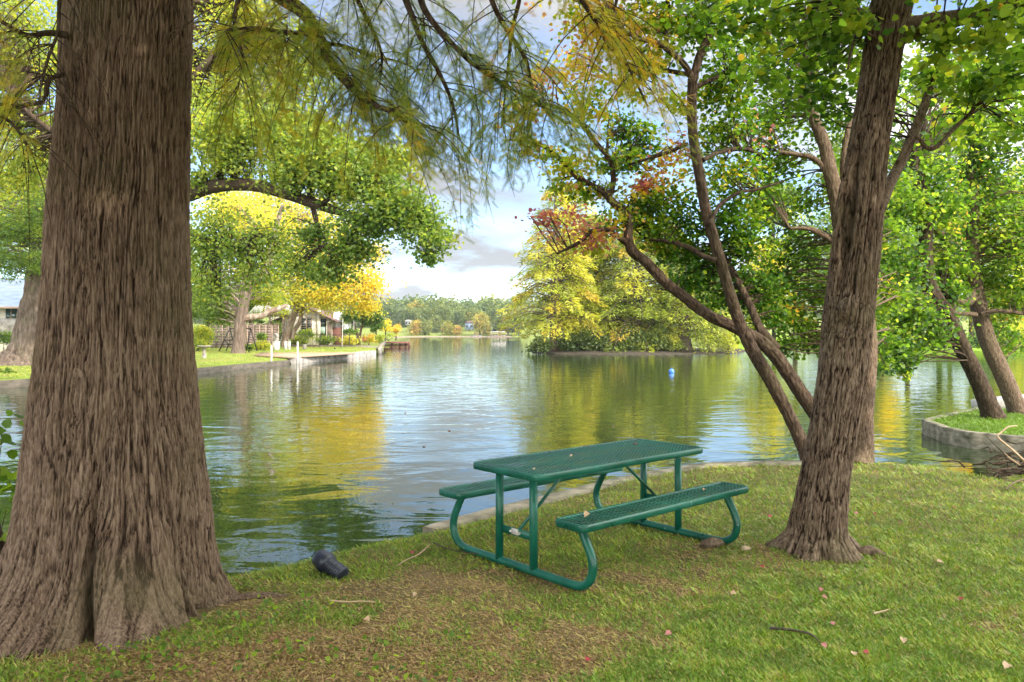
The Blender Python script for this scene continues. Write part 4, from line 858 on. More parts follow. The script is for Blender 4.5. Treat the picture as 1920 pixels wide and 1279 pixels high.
# shrubs, hedges, garden plants of the left bank
sh = [('yellow green hedge bush against the left end of the wooden fence', (378, 628, 68), (26, 18), 2600, 'leaf_lit', .66, 'hedge'),
      ('lower bright green bush at the fence foot near the birdbath', (372, 645, 66), (20, 9), 1200, 'leaf_lit', .6, 'shrub'),
      ('round green bush in front of the fence right of the pale trunk', (492, 632, 71), (9, 9), 900, 'leaf_lit', .35, 'shrub'),
      ('yellow spreading shrub below the green bush by the pale trunk', (490, 648, 68), (18, 8), 1300, 'leaf_gold', .3, 'shrub'),
      ('dark low shrub touching the pale trunk on its right', (466, 651, 64), (9, 5), 500, 'leaf_lit', .35, 'shrub'),
      ('clipped square hedge under the gabled house window', (574, 628, 87), (17, 9), 1800, 'leaf_lit', .5, 'hedge'),
      ('flowering pale green garden clump left of the iron railing middle', (560, 640, 84), (22, 9), 1500, 'leaf_island', .3, 'garden plant'),
      ('broad leaved garden plants behind the railing below the house door', (612, 637, 85), (22, 8), 1500, 'leaf_lit', .45, 'garden plant'),
      ('pink tinged garden plants behind the right end of the railing', (655, 638, 85), (20, 8), 1400, 'leaf_island', .62, 'garden plant'),
      ('low green bed under the house porch', (655, 622, 90), (15, 4), 700, 'leaf_lit', .25, 'garden plant'),
      ('dark orange shrub near the water end of the railing', (692, 636, 92), (12, 10), 900, 'leaf_tallow', .66, 'shrub'),
      ('tall pale green reeds at the water edge by the pier', (712, 634, 104), (9, 8), 900, 'leaf_lit', .62, 'reeds'),
      ('low reed bed running along the shore beyond the pier', (728, 628, 140), (20, 3), 700, 'leaf_lit', .6, 'reeds'),
      ('bright bush before the slate roofed house at the far left', (8, 635, 47), (24, 12), 900, 'leaf_lit', .3, 'shrub'),
      ('weedy green clump on the bank left of the fluted trunk', (10, 700, 35), (20, 9), 500, 'leaf_lit', .35, 'shrub')]
for k, (lab, (x, y, Y), (rx, ry), n, m, t, cat) in enumerate(sh):
    rr = V(rx, max(rx*.5, ry), ry)*Y/F
    shrub(cat.replace(' ', '_') if cat != 'reeds' else 'reed_clump', lab, at(x, y, Y), rr, n, M[m], .16 if Y > 60 else .12, t, k, cat=cat, base=at(x, y, Y)*V(1, 1, 0)+V(0, 0, float(zl(0, Y))))

# ------------------------------------------------------------------ buildings and yard things
def part(mb, name, m, t, smooth=False): return mb.build(name, M[m] if isinstance(m, str) else m, t, smooth)
# wooden fence
fy = 76.; f0, f1 = at(394, 600, fy)[0], at(522, 600, fy)[0]
t = thing('wooden_fence', 'brown board fence with pale upright battens behind the swing frame', 'fence', ((f0+f1)/2, fy, .2))
g = np.random.default_rng(3); npn = 11; w = (f1-f0)/npn
for i in range(npn):
    mb = MB()
    for k in range(9): mb.box((f0+w*(i+.5), fy+.02*g.normal()*.3, .25+.25*k+.12), (w-.09, .03, .235))
    part(mb, 'fence_panel', 'wood_fence', t)
for i in range(npn+1): part(MB().box((f0+w*i, fy-.02, 1.3), (.10, .12, 2.5)), 'fence_post', 'wood_pale' if i not in (1, 7) else 'wood_fence', t)
part(MB().box(((f0+f1)/2, fy, 2.60), (f1-f0+.2, .16, .07)), 'fence_cap', 'wood_fence', t)
# gabled house
hy = 93.; s = hy/F
def hx(px): return (px-960)*s
def hz(py): return CH-(py-HOR)*s
t = thing('house', 'cream gabled house with brown roof edge and green glass door on the left bank', 'house', (hx(590), hy+4, .3))
mb = MB(); mb.gable([(hx(508), .1), (hx(623), .1), (hx(623), hz(601)), (hx(574), hz(577)), (hx(508), hz(606))], hy, hy+9)
part(mb, 'wall', 'wall_cream', t)
mb = MB(); T_ = .16
for x0, z0, x1, z1 in ((hx(574), hz(573), hx(638), hz(603)), (hx(574), hz(573), hx(500), hz(609))):
    mb.gable([(x0, z0), (x1, z1), (x1, z1-T_), (x0, z0-T_)] if x1 > x0 else [(x0, z0), (x0, z0-T_), (x1, z1-T_), (x1, z1)], hy-1.1, hy+9.5)
part(mb, 'roof', 'roof_brown', t)
mb = MB()
for k in range(9):
    u = k/8; mb.box((hx(577)+(hx(633)-hx(577))*u, hy-.6, hz(577.5)+(hz(604.5)-hz(577.5))*u), (.10, .9, .12))
part(mb, 'rafter', 'wood_fence', t)
part(MB().box((hx(598), hy-.12, (hz(577)+.2)/2+.1), (.45, .24, hz(590)-.1)), 'pilaster', 'wall_cream', t)
d = part(MB().box((hx(605.5), hy-.05, (hz(598)+.3)/2), ((hx(612)-hx(600)), .1, hz(598)-.3)), 'door', 'iron', t)
part(MB().box((hx(605.5), hy-.11, hz(606.5)), (hx(610.5)-hx(601.5), .03, hz(600.5)-hz(612))), 'glass_pane', 'glass', d)
part(MB().box((hx(605.5), hy-.11, hz(619)), (hx(610.5)-hx(601.5), .03, hz(613)-hz(625))), 'lower_panel', 'panel_green', d)
for x in (570, 580): 
    wd = part(MB().box((hx(x), hy-.03, hz(608)), (.55, .08, 1.6)), 'window', 'glass', t)
    q = MB(); 
    for k in range(6): q.box((hx(x), hy-.09, hz(608)-.7+.28*k), (.5, .03, .05))
    q.box((hx(x)-.3, hy-.09, hz(608)), (.07, .05, 1.7)); q.box((hx(x)+.3, hy-.09, hz(608)), (.07, .05, 1.7)); part(q, 'window_frame', 'wood_pale', wd)
part(MB().tube([V(hx(628), hy-.9, hz(599.5)), V(hx(626), hy-.7, hz(601)), V(hx(615), hy-.25, hz(604)), V(hx(613.5), hy-.2, hz(606)), V(hx(613.5), hy-.2, .4)], .06, 8, 20), 'downpipe', 'wall_cream', t, True)
part(MB().box((hx(618), hy-.12, hz(618)), (.5, .22, 2.1)), 'pilaster', 'wood_fence', t)
part(MB().box((hx(634.5), hy+2, hz(606)), (hx(645)-hx(622), 3.2, hz(584)-hz(628))), 'chimney', 'wall_white', t)
part(MB().box((hx(633), hy+.30, (hz(614)+.2)/2), (hx(644)-hx(621), .5, hz(614)-.2)), 'brick_base', 'brick', t)
part(MB().box((hx(656), hy+1.2, hz(591.5)), (hx(671)-hx(644), 3.4, .20)), 'porch_roof', 'roof_brown', t)
for x in (652, 657.5, 664): part(MB().box((hx(x), hy-.2, hz(606)), (.13, .13, hz(592)-hz(621))), 'porch_post', 'wall_white', t)
part(MB().box((hx(650), hy-.4, hz(614)), (hx(655)-hx(646), .2, hz(606)-hz(624))), 'porch_wall', 'wall_white', t)
part(MB().box((hx(537), hy+3, 2.0), (hx(575)-hx(500), 4, 3.4)), 'side_wall', 'wall_cream', t)
mb = MB(); mb.gable([(hx(468), hz(592)), (hx(553), hz(592)), (hx(548), hz(572)), (hx(488), hz(572))], hy-1.4, hy-1.2); part(mb, 'pale_roof', 'roof_pale', t)
# pergola with vines
py_ = 88.; s2 = py_/F
t = thing('pergola', 'dark timber pergola with vines left of the gabled house', 'pergola', at(520, 645, py_)*V(1, 1, 0)+V(0, 0, .3))
def q_(px, py): return at(px, py, py_)
for x in (484, 506, 530.5, 535): part(MB().bar(q_(x, 592), q_(x, 650), .16), 'post', 'wood_fence', t)
for dy in (0, 2.2): part(MB().bar(q_(476, 591)+V(0, dy, 0), q_(556, 591)+V(0, dy, 0), .14, .24), 'beam', 'wood_fence', t)
for k in range(12): part(MB().bar(q_(478+7*k, 589)+V(0, -.5, .0), q_(478+7*k, 589)+V(0, 2.8, 0), .07, .14), 'rafter', 'wood_fence', t)
g = np.random.default_rng(6); C, Tn, K = clumps([(q_(500, 587), V(1.8, 1.4, .3), 700, .5, .1), (q_(535, 587), V(1.6, 1.4, .25), 500, .6, .1), (q_(485, 605), V(.6, .5, .8), 300, .3, .1)], .16, g)
mb = MB(); leaves(mb, C, .18, Tn); mb.build('vine', M['leaf_lit'], t)
shrub('shrub', 'leafy bush seen under the pergola', at(515, 615, 91), V(2.2, .8, 1.2), 1200, M['leaf_lit'], .2, .35, 77, base=zb(515, 91))
# far left house
y5 = 58.; s5 = y5/F
def p5(px, py): return at(px, py, y5)
t = thing('house', 'stone house with blue grey slate roof at the far left edge behind the fluted trunk', 'house', p5(0, 650)*V(1, 1, 0)+V(0, 3, .1))
x0, x1 = p5(-170, 0)[0], p5(70, 0)[0]
part(MB().box(((x0+x1)/2, y5+4, (p5(0, 573)[2])/2), (x1-x0, 8, p5(0, 573)[2])), 'wall', 'wall_cream', t)
z1, z2 = p5(0, 576)[2], p5(0, 535)[2]
mb = MB(); mb.add([[x0-.5, y5-1, z1], [x1+.5, y5-1, z1], [x1-.8, y5+4, z2+.8], [x0, y5+4, z2+.8], [x1+.5, y5+9, z1], [x0-.5, y5+9, z1]], [[0, 1, 2, 3], [3, 2, 4, 5]]); mb.add([[x1+.5, y5-1, z1], [x1+.5, y5+9, z1], [x1-.8, y5+4, z2+.8]], [[0, 1, 2]])
part(mb, 'roof', 'roof_slate', t)
part(MB().box(((x0+x1)/2, y5-1.02, z1-.06), (x1-x0+1.1, .1, .16)), 'gutter', 'wood_pale', t)
wd = part(MB().box((p5(22, 0)[0], y5-.02, p5(0, 592)[2]), (.85, .08, 1.1)), 'window', 'glass', t)
part(MB().box((p5(22, 0)[0], y5-.07, p5(0, 592)[2]), (.06, .05, 1.1)), 'window_frame', 'wood_fence', wd)
part(MB().box((p5(0, 0)[0], y5-.05, p5(0, 612)[2]), (6, .1, 1.2)), 'stone_base', 'stone_block', t)
# birdbath
c = at(383, 670, 53.7)*V(1, 1, 0)+V(0, 0, float(zl(0, 53.7)))
t = thing('birdbath', 'grey stone birdbath with wide shallow bowl on the far left lawn', 'birdbath', c)
part(MB().lathe(c, [(.0, 0), (.17, 0), (.17, .08), (.12, .12), (.15, .25), (.10, .42), (.075, .62), (.12, .70)], 18), 'pedestal', 'stone_block', t, True)
part(MB().lathe(c, [(.0, .70), (.15, .70), (.42, .80), (.50, .87), (.48, .885), (.40, .83), (.0, .80)], 24), 'bowl', 'stone_block', t, True)
# swing frame
Y = 63.; t = thing('swing_frame', 'black metal swing frame standing left of the pale barked trunk', 'swing', at(428, 660, Y)*V(1, 1, 0)+V(0, 0, .1))
def q3(px, py, dy=0): return at(px, py, Y+dy)
for a_, b_ in (((431, 616), (411, 658)), ((431, 616), (437, 640)), ((429, 645), (424, 658)), ((470, 616), (482, 658)), ((470, 616), (462, 658))): part(MB().bar(q3(*a_), q3(*b_), .07), 'leg', 'iron', t)
part(MB().bar(q3(430, 616), q3(471, 616), .08), 'top_bar', 'iron', t)
part(MB().bar(q3(421, 638), q3(446, 638), .07), 'cross_bar', 'iron', t)
part(MB().bar(q3(423, 639), q3(430, 647), .07), 'brace', 'iron', t)
part(MB().box(q3(436, 645), (1.0, .5, .07)), 'seat', 'iron', t); part(MB().bar(q3(440, 617), q3(438, 645), .03), 'chain', 'iron', t)
# pedestals and statue
for (xa, xb, ya, yb, lab) in ((512, 524, 641, 658.5, 'white square stone pedestal carrying a weathered statue by the deck'), (533, 538.5, 641, 656.5, 'narrow white stone pillar right of the statue pedestal'), (540.5, 544.5, 640, 656, 'slim grey white pillar, right hand one of the deck pillars')):
    Y = 69. if xa == 512 else 71.; k = Y/F
    c = at((xa+xb)/2, yb, Y); t = thing('pedestal', lab, 'pedestal', c)
    h_ = (yb-ya)*k; w = (xb-xa)*k
    part(MB().box(c+V(0, 0, h_/2-.03), (w*.88, w*.88, h_)), 'shaft', 'white_paint', t); part(MB().box(c+V(0, 0, h_), (w, w, .08)), 'cap', 'white_paint', t); part(MB().box(c+V(0, 0, .03), (w, w, .1)), 'plinth', 'white_paint', t)
c = at(517, 641, 69); t = thing('statue', 'weathered pale stone statue on the white pedestal by the deck', 'statue', c)
mb = MB(); mb.ball(c+V(0, 0, .22), (.26, .2, .26), 14, 10, .35, 3); mb.ball(c+V(.05, 0, .55), (.2, .17, .22), 14, 10, .3, 4); mb.ball(c+V(-.14, 0, .45), (.12, .12, .2), 10, 8, .3, 5); part(mb, 'figure', 'stone_block', t, True)
c = at(571, 655.5, 70); tag(MB().lathe(c, [(0, 0), (.13, 0), (.17, .2), (.21, .42), (.24, .46), (.2, .46), (.17, .36), (0, .34)], 14).build('stone_urn', M['stone_block'], None, True), 'pale tapered stone urn on the grass right of the deck pillars', 'urn')
c = at(628, 657, 71); tag(MB().lathe(c, [(0, 0), (.05, 0), (.05, .16), (.08, .18), (.07, .24), (0, .25)], 10).build('garden_light', M['iron'], None, True), 'tiny dark garden light on the lawn near the railing', 'lamp')
# deck and bulkhead
t = thing('wooden_deck', 'tan timber deck at the water edge in front of the pedestals', 'deck', on(560, 668, .05))
dk = [on(476, 667, .05), on(545, 671, .05), on(566, 669.6, .05), on(668, 663, .05), on(625, 659.6, .05), on(500, 659, .05)]
mb = MB(); mb.prism([tuple(p[:2]) for p in dk], .01, .11); part(mb, 'deck_boards', 'wood_deck', t)
part(MB().bar(on(476, 667, 0)+V(0, -.02, -.14), on(545, 671, 0)+V(0, -.02, -.14), .12, .26), 'fascia', 'wood_fence', t)
for x, y in ((478, 667), (510, 669), (541, 670.8)): part(MB().box(on(x, y, 0)+V(0, .1, -.4), (.16, .16, .6)), 'deck_pile', 'wood_fence', t)
bm = MB(); pth = [on(545, 682.3, WZ), on(553, 682.6, WZ), on(600, 677.3, WZ), on(640, 673.2, WZ), on(680, 668.4, WZ), on(705, 666, WZ)]
ring(pth[1:], .5, -.9, .07, bm, side=1, sub=4); tag(bm.build('stone_bulkhead', M['stone_block']), 'low whitish stone block wall along the water in front of the deck', 'wall')
bw = MB(); pth = [on(-900, 802, WZ), on(-300, 748, WZ), on(0, 729, WZ), on(200, 714, WZ), on(370, 702, WZ), on(470, 690.5, WZ), on(543, 683.5, WZ)]
ring(pth, .25, -.9, -.09, bw, side=1, sub=8); tag(bw.build('bank_edging', M['concrete_dark']), 'dark weathered concrete edging along the far left lawn', 'wall')
mb = MB().box(on(547, 682, WZ)+V(0, .5, .1), (.5, .9, .62)); tag(mb.build('open_end_shade', M['concrete_dark']), 'dark square block put in for the shade of the open bulkhead end', 'block')  # dark solid added for the black shade inside the bulkhead's open end
for x, ya, yb, lab in ((509, 649, 686, 'pale mooring pole standing in the water left of the dock corner'), (558, 642, 682.5, 'pale mooring pole standing at the dock corner')):
    c = on(x, yb, WZ); Y = c[1]; t = thing('mooring_pole', lab, 'pole', c, 'mooring poles at the deck')
    part(MB().tube([c+V(0, 0, -.4), V(c[0], Y, at(x, ya, Y)[2])], .055, 10), 'pole', 'white_paint', t, True); part(MB().ball(V(c[0], Y, at(x, ya, Y)[2]), (.07, .07, .05), 10, 6), 'cap', 'white_paint', t, True)
c = at(641, 655, 74); tag(MB().tube([c+V(0, 0, -.1), V(c[0]+.1, 74, at(641, 598, 74)[2])], [.04, .025], 8).build('flagpole', M['white_paint'], None, True), 'thin pale upright pole on the lawn in front of the house porch', 'pole')
# iron railing
t = thing('iron_railing', 'thin metal garden railing running from the fence to the pier', 'railing', at(615, 650, 81)*V(1, 1, 0)+V(0, 0, .25))
rp = [at(538, 640, 81), at(600, 640, 81), at(655, 640, 81), at(694, 640, 82)]
rails = [MB(), MB()]
for i in range(len(rp)-1):
    a_, b_ = rp[i]*V(1, 1, 0), rp[i+1]*V(1, 1, 0); n_ = max(2, int(np.linalg.norm(b_-a_)/.36))
    for z_, rr in ((1.52, rails[0]), (.42, rails[1])): rr.bar(a_+V(0, 0, z_), b_+V(0, 0, z_), .045)
    mb = MB()
    for k in range(n_): p = a_+(b_-a_)*k/n_; mb.bar(p+V(0, 0, .44), p+V(0, 0, 1.5), .022)
    part(mb, 'railing_panel', 'rail_metal', t); part(MB().bar(a_+V(0, 0, .1), a_+V(0, 0, 1.62), .08), 'post', 'rail_metal', t)
for rr in rails: part(rr, 'rail', 'rail_metal', t)
mb = MB().bar(at(545, 650, 80.5), at(694, 651.5, 80.5), .3, .35); tag(mb.build('garden_wall', M['wood_fence']), 'low dark red edging wall under the railing plants', 'wall')
# jetty block and pier
t = thing('concrete_jetty', 'pale concrete jetty slab on piles at the end of the railing', 'jetty', on(700, 664, WZ))
s6 = 77/F
part(MB().box(at(696, 652, 77)+V(0, .6, 0), (34*s6, 1.8, .20)), 'slab', 'stone_block', t)
part(MB().box(at(712, 656.5, 76.6)+V(0, .4, -.06), (6*s6, 1.4, .85)), 'end_wall', 'stone_block', t)
part(MB().bar(at(713, 652, 78), at(721, 643, 104), .4, .5), 'side_wall', 'concrete', t)
for x in (688, 695, 703): part(MB().box(at(x, 660, 76.6)+V(0, .3, 0), (.16, .16, .9)), 'pile', 'wood_fence', t)
t = thing('wooden_pier', 'reddish brown timber pier jutting into the lake beyond the jetty', 'pier', on(745, 652, WZ))
pY = 108.
def qq(x, y): return at(x, y, pY)
for y, h_ in ((642.5, .26), (647, .22), (650.5, .22)): part(MB().bar(qq(720, y), qq(766 if y < 650 else 764, y), 1.2 if y < 645 else .2, h_), 'deck_boards' if y < 645 else 'rail_board', 'wood_red', t)
for x in (722, 735, 750, 761, 767): part(MB().bar(qq(x, 640.5), qq(x, 653), .28), 'pile', 'wood_red', t)

# ------------------------------------------------------------------ island
def conifer(name, label, base, H, Rr, n, t0, seed, lean=(0, 0), z0=.16, mt='leaf_island', trunk=.5, leaf=.42, droop=.25, shape=.75, sides=(1, 1), buttress=1.6):
    g = np.random.default_rng(seed); base = np.asarray(base, float)
    t = thing(name, label, 'tree', base)
    top = base+V(lean[0], lean[1], H)
    P = [base+V(0, 0, -.3), base+V(0, 0, .3), base+V(0, 0, 1.2), base+(top-base)*.3, base+(top-base)*.6, top]
    MB().tube(P, [trunk*buttress, trunk*1.25, trunk, trunk*.8, trunk*.5, .04], 30, 70, disp=bark_disp(trunk, trunk*.22, 4, .5, seed)).build('trunk', M['bark_far'], t, True)
    nb = 130; bl = MB(); bh = z0+(1-z0)*np.sort(g.random(nb))**.85; C, D, Tn = [], [], []
    for k in range(nb):
        u = (bh[k]-z0)/(1-z0); az = k*2.4+g.normal()*.3
        L = Rr*((1-u)**shape)*(.55+.45*min(1, u*5+.35))*g.uniform(.7, 1.15)+.5
        dx = math.cos(az); L *= sides[0] if dx < 0 else sides[1]
        d = V(dx, math.sin(az), 0)
        p0 = base+(top-base)*bh[k]
        p1 = p0+d*L*.5+V(0, 0, L*.12); p2 = p0+d*L+V(0, 0, -L*droop*g.uniform(.4, 1.3))
        bl.tube([p0, p1, p2], [.05+.015*L, .04, .012], 4, 7, cap=False)
        m = int(n/nb*(L/Rr+.25)); s_ = g.random(m)**.75*.92+.08
        Q = (1-s_)[:, None]**2*p0+2*(s_*(1-s_))[:, None]*p1+(s_**2)[:, None]*p2
        sd = V(-d[1], d[0], 0); wl = L*.34*(1.1-s_)+.18
        lat = g.uniform(-1, 1, m)
        j = np.round(s_*7)/7; lat2 = lat
        off = sd[None]*(lat2*wl)[:, None]+d[None]*(np.abs(lat2)*wl*.5)[:, None]+V(0, 0, 1)[None]*(-np.abs(lat2)*wl*.35+g.normal(size=m)*.19)[:, None]
        C.append(Q+off); D.append(d[None]*.8+sd[None]*np.sign(lat)[:, None]*.8+V(0, 0, -.3)); Tn.append(t0-.07+g.normal()*.13+g.normal(size=m)*.07+.12*(s_-.5))
    bl.build('branchwork', M['bark_far'], t, True)
    mb = MB(); TPL['frond'] = (np.array([[0, 0, 0], [.13, .4, .02], [0, 1, -.10], [-.13, .4, .02]]), [[0, 1, 2, 3]])
    leaves(mb, np.vstack(C), leaf, np.concatenate(Tn), 'frond', 1.0, np.vstack(D), .1, g)
    mb.build('crown', M[mt], t)
    return t
def ib(px, Y): return V((px-960)/F*Y, Y, 0.0)
conifer('cypress_tree', 'tallest golden orange cypress at the left tip of the island', ib(1042, 81), 17.2, 6.2, 26000, .62, 201, z0=.10, trunk=.62, sides=(1.02, 1))
conifer('cypress_tree', 'yellow green cypress second from the left on the island', ib(1118, 85), 14.8, 7.4, 28000, .46, 202, z0=.07, shape=.6, trunk=.4)
conifer('cypress_tree', 'bright yellow spreading cypress in the middle of the island', ib(1195, 82), 13.4, 7.8, 30000, .50, 203, z0=.07, shape=.6, trunk=.4)
conifer('cypress_tree', 'grey trunked cypress with drooping green branches near the right of the island', ib(1283, 80), 11.5, 5.4, 17000, .34, 204, z0=.12, trunk=.62, droop=.55)
conifer('cypress_tree', 'golden topped cypress standing at the back of the island', ib(1078, 91), 19.5, 4.6, 13000, .60, 205, z0=.3, trunk=.4, shape=.5)
conifer('cypress_tree', 'back cypress of the island behind the drooping green one', ib(1250, 88), 14.5, 7, 14000, .45, 206, z0=.2, trunk=.35)
for k, (x, y, rx, ry, Y, t, lm, n, lab) in enumerate((
        (1010, 645, 24, 16, 77, .3, 'leaf_far', 1100, 'dark shrub overhanging the water at the left tip of the island'), (1075, 643, 34, 20, 78.5, .3, 'leaf_far', 2200, 'dark green thicket right of the leftmost island trunk'), (1125, 640, 34, 24, 78.5, .34, 'leaf_far', 2400, 'dark leafy thicket below the second island cypress'),
        (1178, 638, 34, 26, 78.5, .4, 'leaf_far', 2600, 'dense dark bush at the middle of the island shore'), (1230, 638, 34, 26, 78.5, .45, 'leaf_far', 2400, 'olive bush left of the grey island trunk'), (1266, 645, 20, 18, 78, .35, 'leaf_island', 1000, 'fine leaved pale bush at the foot of the grey island trunk'),
        (1325, 628, 34, 34, 79, .36, 'leaf_island', 3000, 'yellow green arching bush right of the grey island trunk'), (1365, 638, 28, 24, 79, .55, 'leaf_island', 2000, 'yellow brown bush at the right end of the island'), (1330, 590, 30, 26, 86, .45, 'leaf_island', 1600, 'tall yellow bush behind the right end of the island'), (1150, 605, 90, 22, 90, .2, 'leaf_far', 3200, 'dark mass of bushes at the back of the island'))):
    shrub('shrub', lab, at(x, y, Y), V(rx, rx*.6, ry)*Y/F, n, M[lm], .26, t, 300+k, base=ib(x, Y)+V(0, 0, -.33), sub=40, kind='spray' if lm == 'leaf_island' else 'diamond')
g = np.random.default_rng(9)

# ------------------------------------------------------------------ right bank trees
rb = [(1425, 540, 62, 95, 112, .62, 'pale yellow tree on the right bank seen left of the stout trunk'), (1490, 500, 60, 120, 118, .4, 'green and yellow tree behind the lawn right of the island'), (1560, 470, 60, 130, 122, .45, 'tall green tree on the right bank hidden partly by the stout trunk'),
      (1650, 540, 50, 80, 96, .72, 'sunlit yellow green tree right of the stout trunk across the channel'), (1700, 430, 60, 130, 108, .4, 'tall dark green tree on the far right bank'), (1760, 520, 60, 90, 98, .5, 'green tree behind the first leaning trunk of the point'),
      (1820, 400, 60, 120, 112, .78, 'golden lit tall tree between the two leaning trunks of the point'), (1880, 560, 60, 85, 92, .68, 'yellow green tree at the right edge across the channel'), (1910, 420, 60, 130, 104, .7, 'tall yellow tree at the upper right edge beyond the channel'),
      (1600, 300, 70, 90, 128, .35, 'very tall dark green crown on the right bank'), (1780, 270, 80, 90, 128, .3, 'very tall green crown behind the golden tree'), (1450, 380, 50, 50, 128, .3, 'rounded green crown above the pale yellow right bank tree'), (1340, 560, 50, 60, 125, .6, 'yellow crown behind the island right end')]
for k, (x, y, rx, ry, Y, t, lab) in enumerate(rb):
    bb = at(x, 640, Y)*V(1, 1, 0)+V(0, 0, .5)
    c = at(x, y, Y)
    tree('bank_tree', lab, bb, [([bb+V(0, 0, -.6), bb+V(.1, 0, 2), c, c+V(.3, 0, ry*.5*Y/F)], [.42, .34, .22, .06]), ([c*V(1, 1, .6)+bb*V(0, 0, .4), c+V(rx*.4*Y/F, 0, ry*.3*Y/F)], [.15, .05])],
         [(at(x+dx*rx*.55, y+dy*ry*.6, Y)+V(0, g.normal()*1.2, 0), V(rx*.55, rx*.6, ry*.42)*Y/F, 1050, t+.1*g.normal(), .12) for dx, dy in ((-1, .4), (0, -1), (1, .2), (-.4, .7), (.5, .8), (-.7, -.4), (.7, -.5), (0, 0))],
         M['leaf_lit'], M['bark_dark'], .36, seed=400+k, tw=.06, twf=.5, disp=None, sub=40, spread=.24)
for k, (x, y, rx, ry, Y, t, lab) in enumerate(((1680, 640, 40, 14, 90, .4, 'low sunlit bush line on the right bank left of the dark bushes'), (1770, 640, 45, 22, 84, .14, 'dark green bush at the water between the point trunks'), (1850, 640, 45, 26, 84, .10, 'blue green bush at the waterside right of the leaning trunks'), (1915, 630, 40, 36, 82, .62, 'yellow green bush overhanging the channel at the right edge'), (1550, 642, 40, 8, 104, .5, 'low hedge beyond the channel behind the bank tree'))):
    shrub('shrub', lab, at(x, y, Y), V(rx, rx*.6, ry)*Y/F, 2200, M['leaf_lit'], .26, t, 330+k, base=at(x, 660, Y)*V(1, 1, 0)+V(0, 0, .0), sub=40)

# ------------------------------------------------------------------ far shore
ft = [(780, 613, 13, 16, .84, 'orange tinted tree on the far shore, leftmost of the sunlit front row'), (797, 612, 11, 17, .58, 'yellow green tree on the far shore beside the orange one'), (818, 609, 13, 22, .5, 'pointed olive tree in the middle of the far shore'), (838, 615, 11, 14, .68, 'yellow tree on the far shore right of the pointed one'), (856, 619, 8, 10, .84, 'small rusty tree on the far shore'),
      (858, 598, 17, 24, .42, 'big rounded green tree behind the far shore front row'), (830, 588, 22, 16, .45, 'green crown above the pointed far tree'), (900, 602, 18, 20, .74, 'rounded yellow green tree right of the small far house'), (912, 619, 7, 10, .72, 'narrow yellow tree beside the far boathouse'), (937, 604, 14, 15, .4, 'green tree above the far boathouse'), (953, 603, 14, 15, .34, 'dark green far tree at the right beside the golden cypress'),
      (750, 596, 22, 26, .34, 'broad dull green tree at the left of the far shore'), (772, 594, 18, 22, .4, 'grey green tree left of centre on the far shore'), (727, 595, 18, 26, .3, 'dark green far tree behind the left bank tip'), (880, 592, 16, 18, .5, 'brownish green far tree above the small house'), (925, 590, 22, 15, .38, 'wide green crown high on the far shore'), (800, 588, 20, 14, .42, 'olive crown above the orange far tree'), (973, 606, 16, 16, .4, 'far tree at the extreme right of the open water'), (700, 598, 20, 26, .3, 'dark far tree seen beyond the golden leaves')]
for k, (x, y, rx, ry, t, lab) in enumerate(ft):
    Y = 415+(20 if ry > 20 else 0)+(30 if y < 600 else 0); c = at(x, y, Y); bb = c*V(1, 1, 0)+V(0, 0, .3)
    tree('far_tree', lab, bb, [([bb, bb+V(0, 0, 2), c], [.5, .4, .2])], [(c+V(0, 0, 0), V(rx, rx, ry)*Y/F*.92, 700, t, .12), (c+V(rx*.3, 0, ry*.3)*Y/F, V(rx, rx, ry)*Y/F*.6, 300, t+.05, .1), (c-V(0, 0, ry*.45)*Y/F, V(rx, rx, ry*.6)*Y/F, 500, t, .1)],
         M['leaf_far'], M['bark_dark'], nmul=2.2, leaf=.8, seed=500+k, tw=0, disp=None, sub=22, group=None)
g = np.random.default_rng(77); C, Tn = [], []
for k in range(420):
    x = g.uniform(-250, 330); u = g.random(); y = 455+u*260; z = fz(x, y, (y-405)/420.)
    r = g.uniform(5, 9); n = 150; d = nrm(g.normal(size=(n, 3)))*g.uniform(.6, 1, (n, 1))
    C.append(V(x, y, float(z)+r*.55+2)+d*V(r, r, r*.8)); Tn.append(np.full(n, g.choice([.25, .35, .42, .5, .6, .8], p=[.25, .3, .22, .12, .08, .03]))+g.normal(size=n)*.08)
mb = MB(); leaves(mb, np.vstack(C), 2.2, np.concatenate(Tn), 'diamond', .6, None, .2, g)
tag(mb.build('woodland', M['leaf_far']), 'wooded hillside covering the far shore of the lake', 'woodland', kind='stuff')
yF = 424.
def box_house(name, lab, cat, x0, x1, y0, y1, m, roof, Y=yF):
    a_, b_ = at(x0, y1, Y), at(x1, y0, Y); t = thing(name, lab, cat, V((a_[0]+b_[0])/2, Y, a_[2]))
    hgt = b_[2]-a_[2]; w = b_[0]-a_[0]
    part(MB().box(V((a_[0]+b_[0])/2, Y+3, a_[2]+hgt*.4), (w, 6, hgt*.85)), 'wall', m, t)
    part(MB().gable([(a_[0]-.5, b_[2]-hgt*.2), (b_[0]+.5, b_[2]-hgt*.2), ((a_[0]+b_[0])/2+w*.2, b_[2]), ((a_[0]+b_[0])/2-w*.2, b_[2])], Y-.6, Y+6.5), 'roof', roof, t)
    for k in range(max(2, int(w/3))): part(MB().box(V(a_[0]+w*(k+.5)/max(2, int(w/3)), Y-.03, a_[2]+hgt*.4), (1.2, .1, 1.4)), 'window', 'glass', t)
    return t
box_house('house', 'small grey house between trees on the far shore', 'house', 872, 888, 602, 618, 'roof_slate', 'roof_brown', 412)
box_house('house', 'white house half hidden by far trees left of the orange one', 'house', 760, 770, 600, 609, 'wall_white', 'roof_pale', 430)
box_house('house', 'long low grey house behind the far boathouse', 'house', 922, 968, 616, 624, 'roof_slate', 'roof_brown', 418)
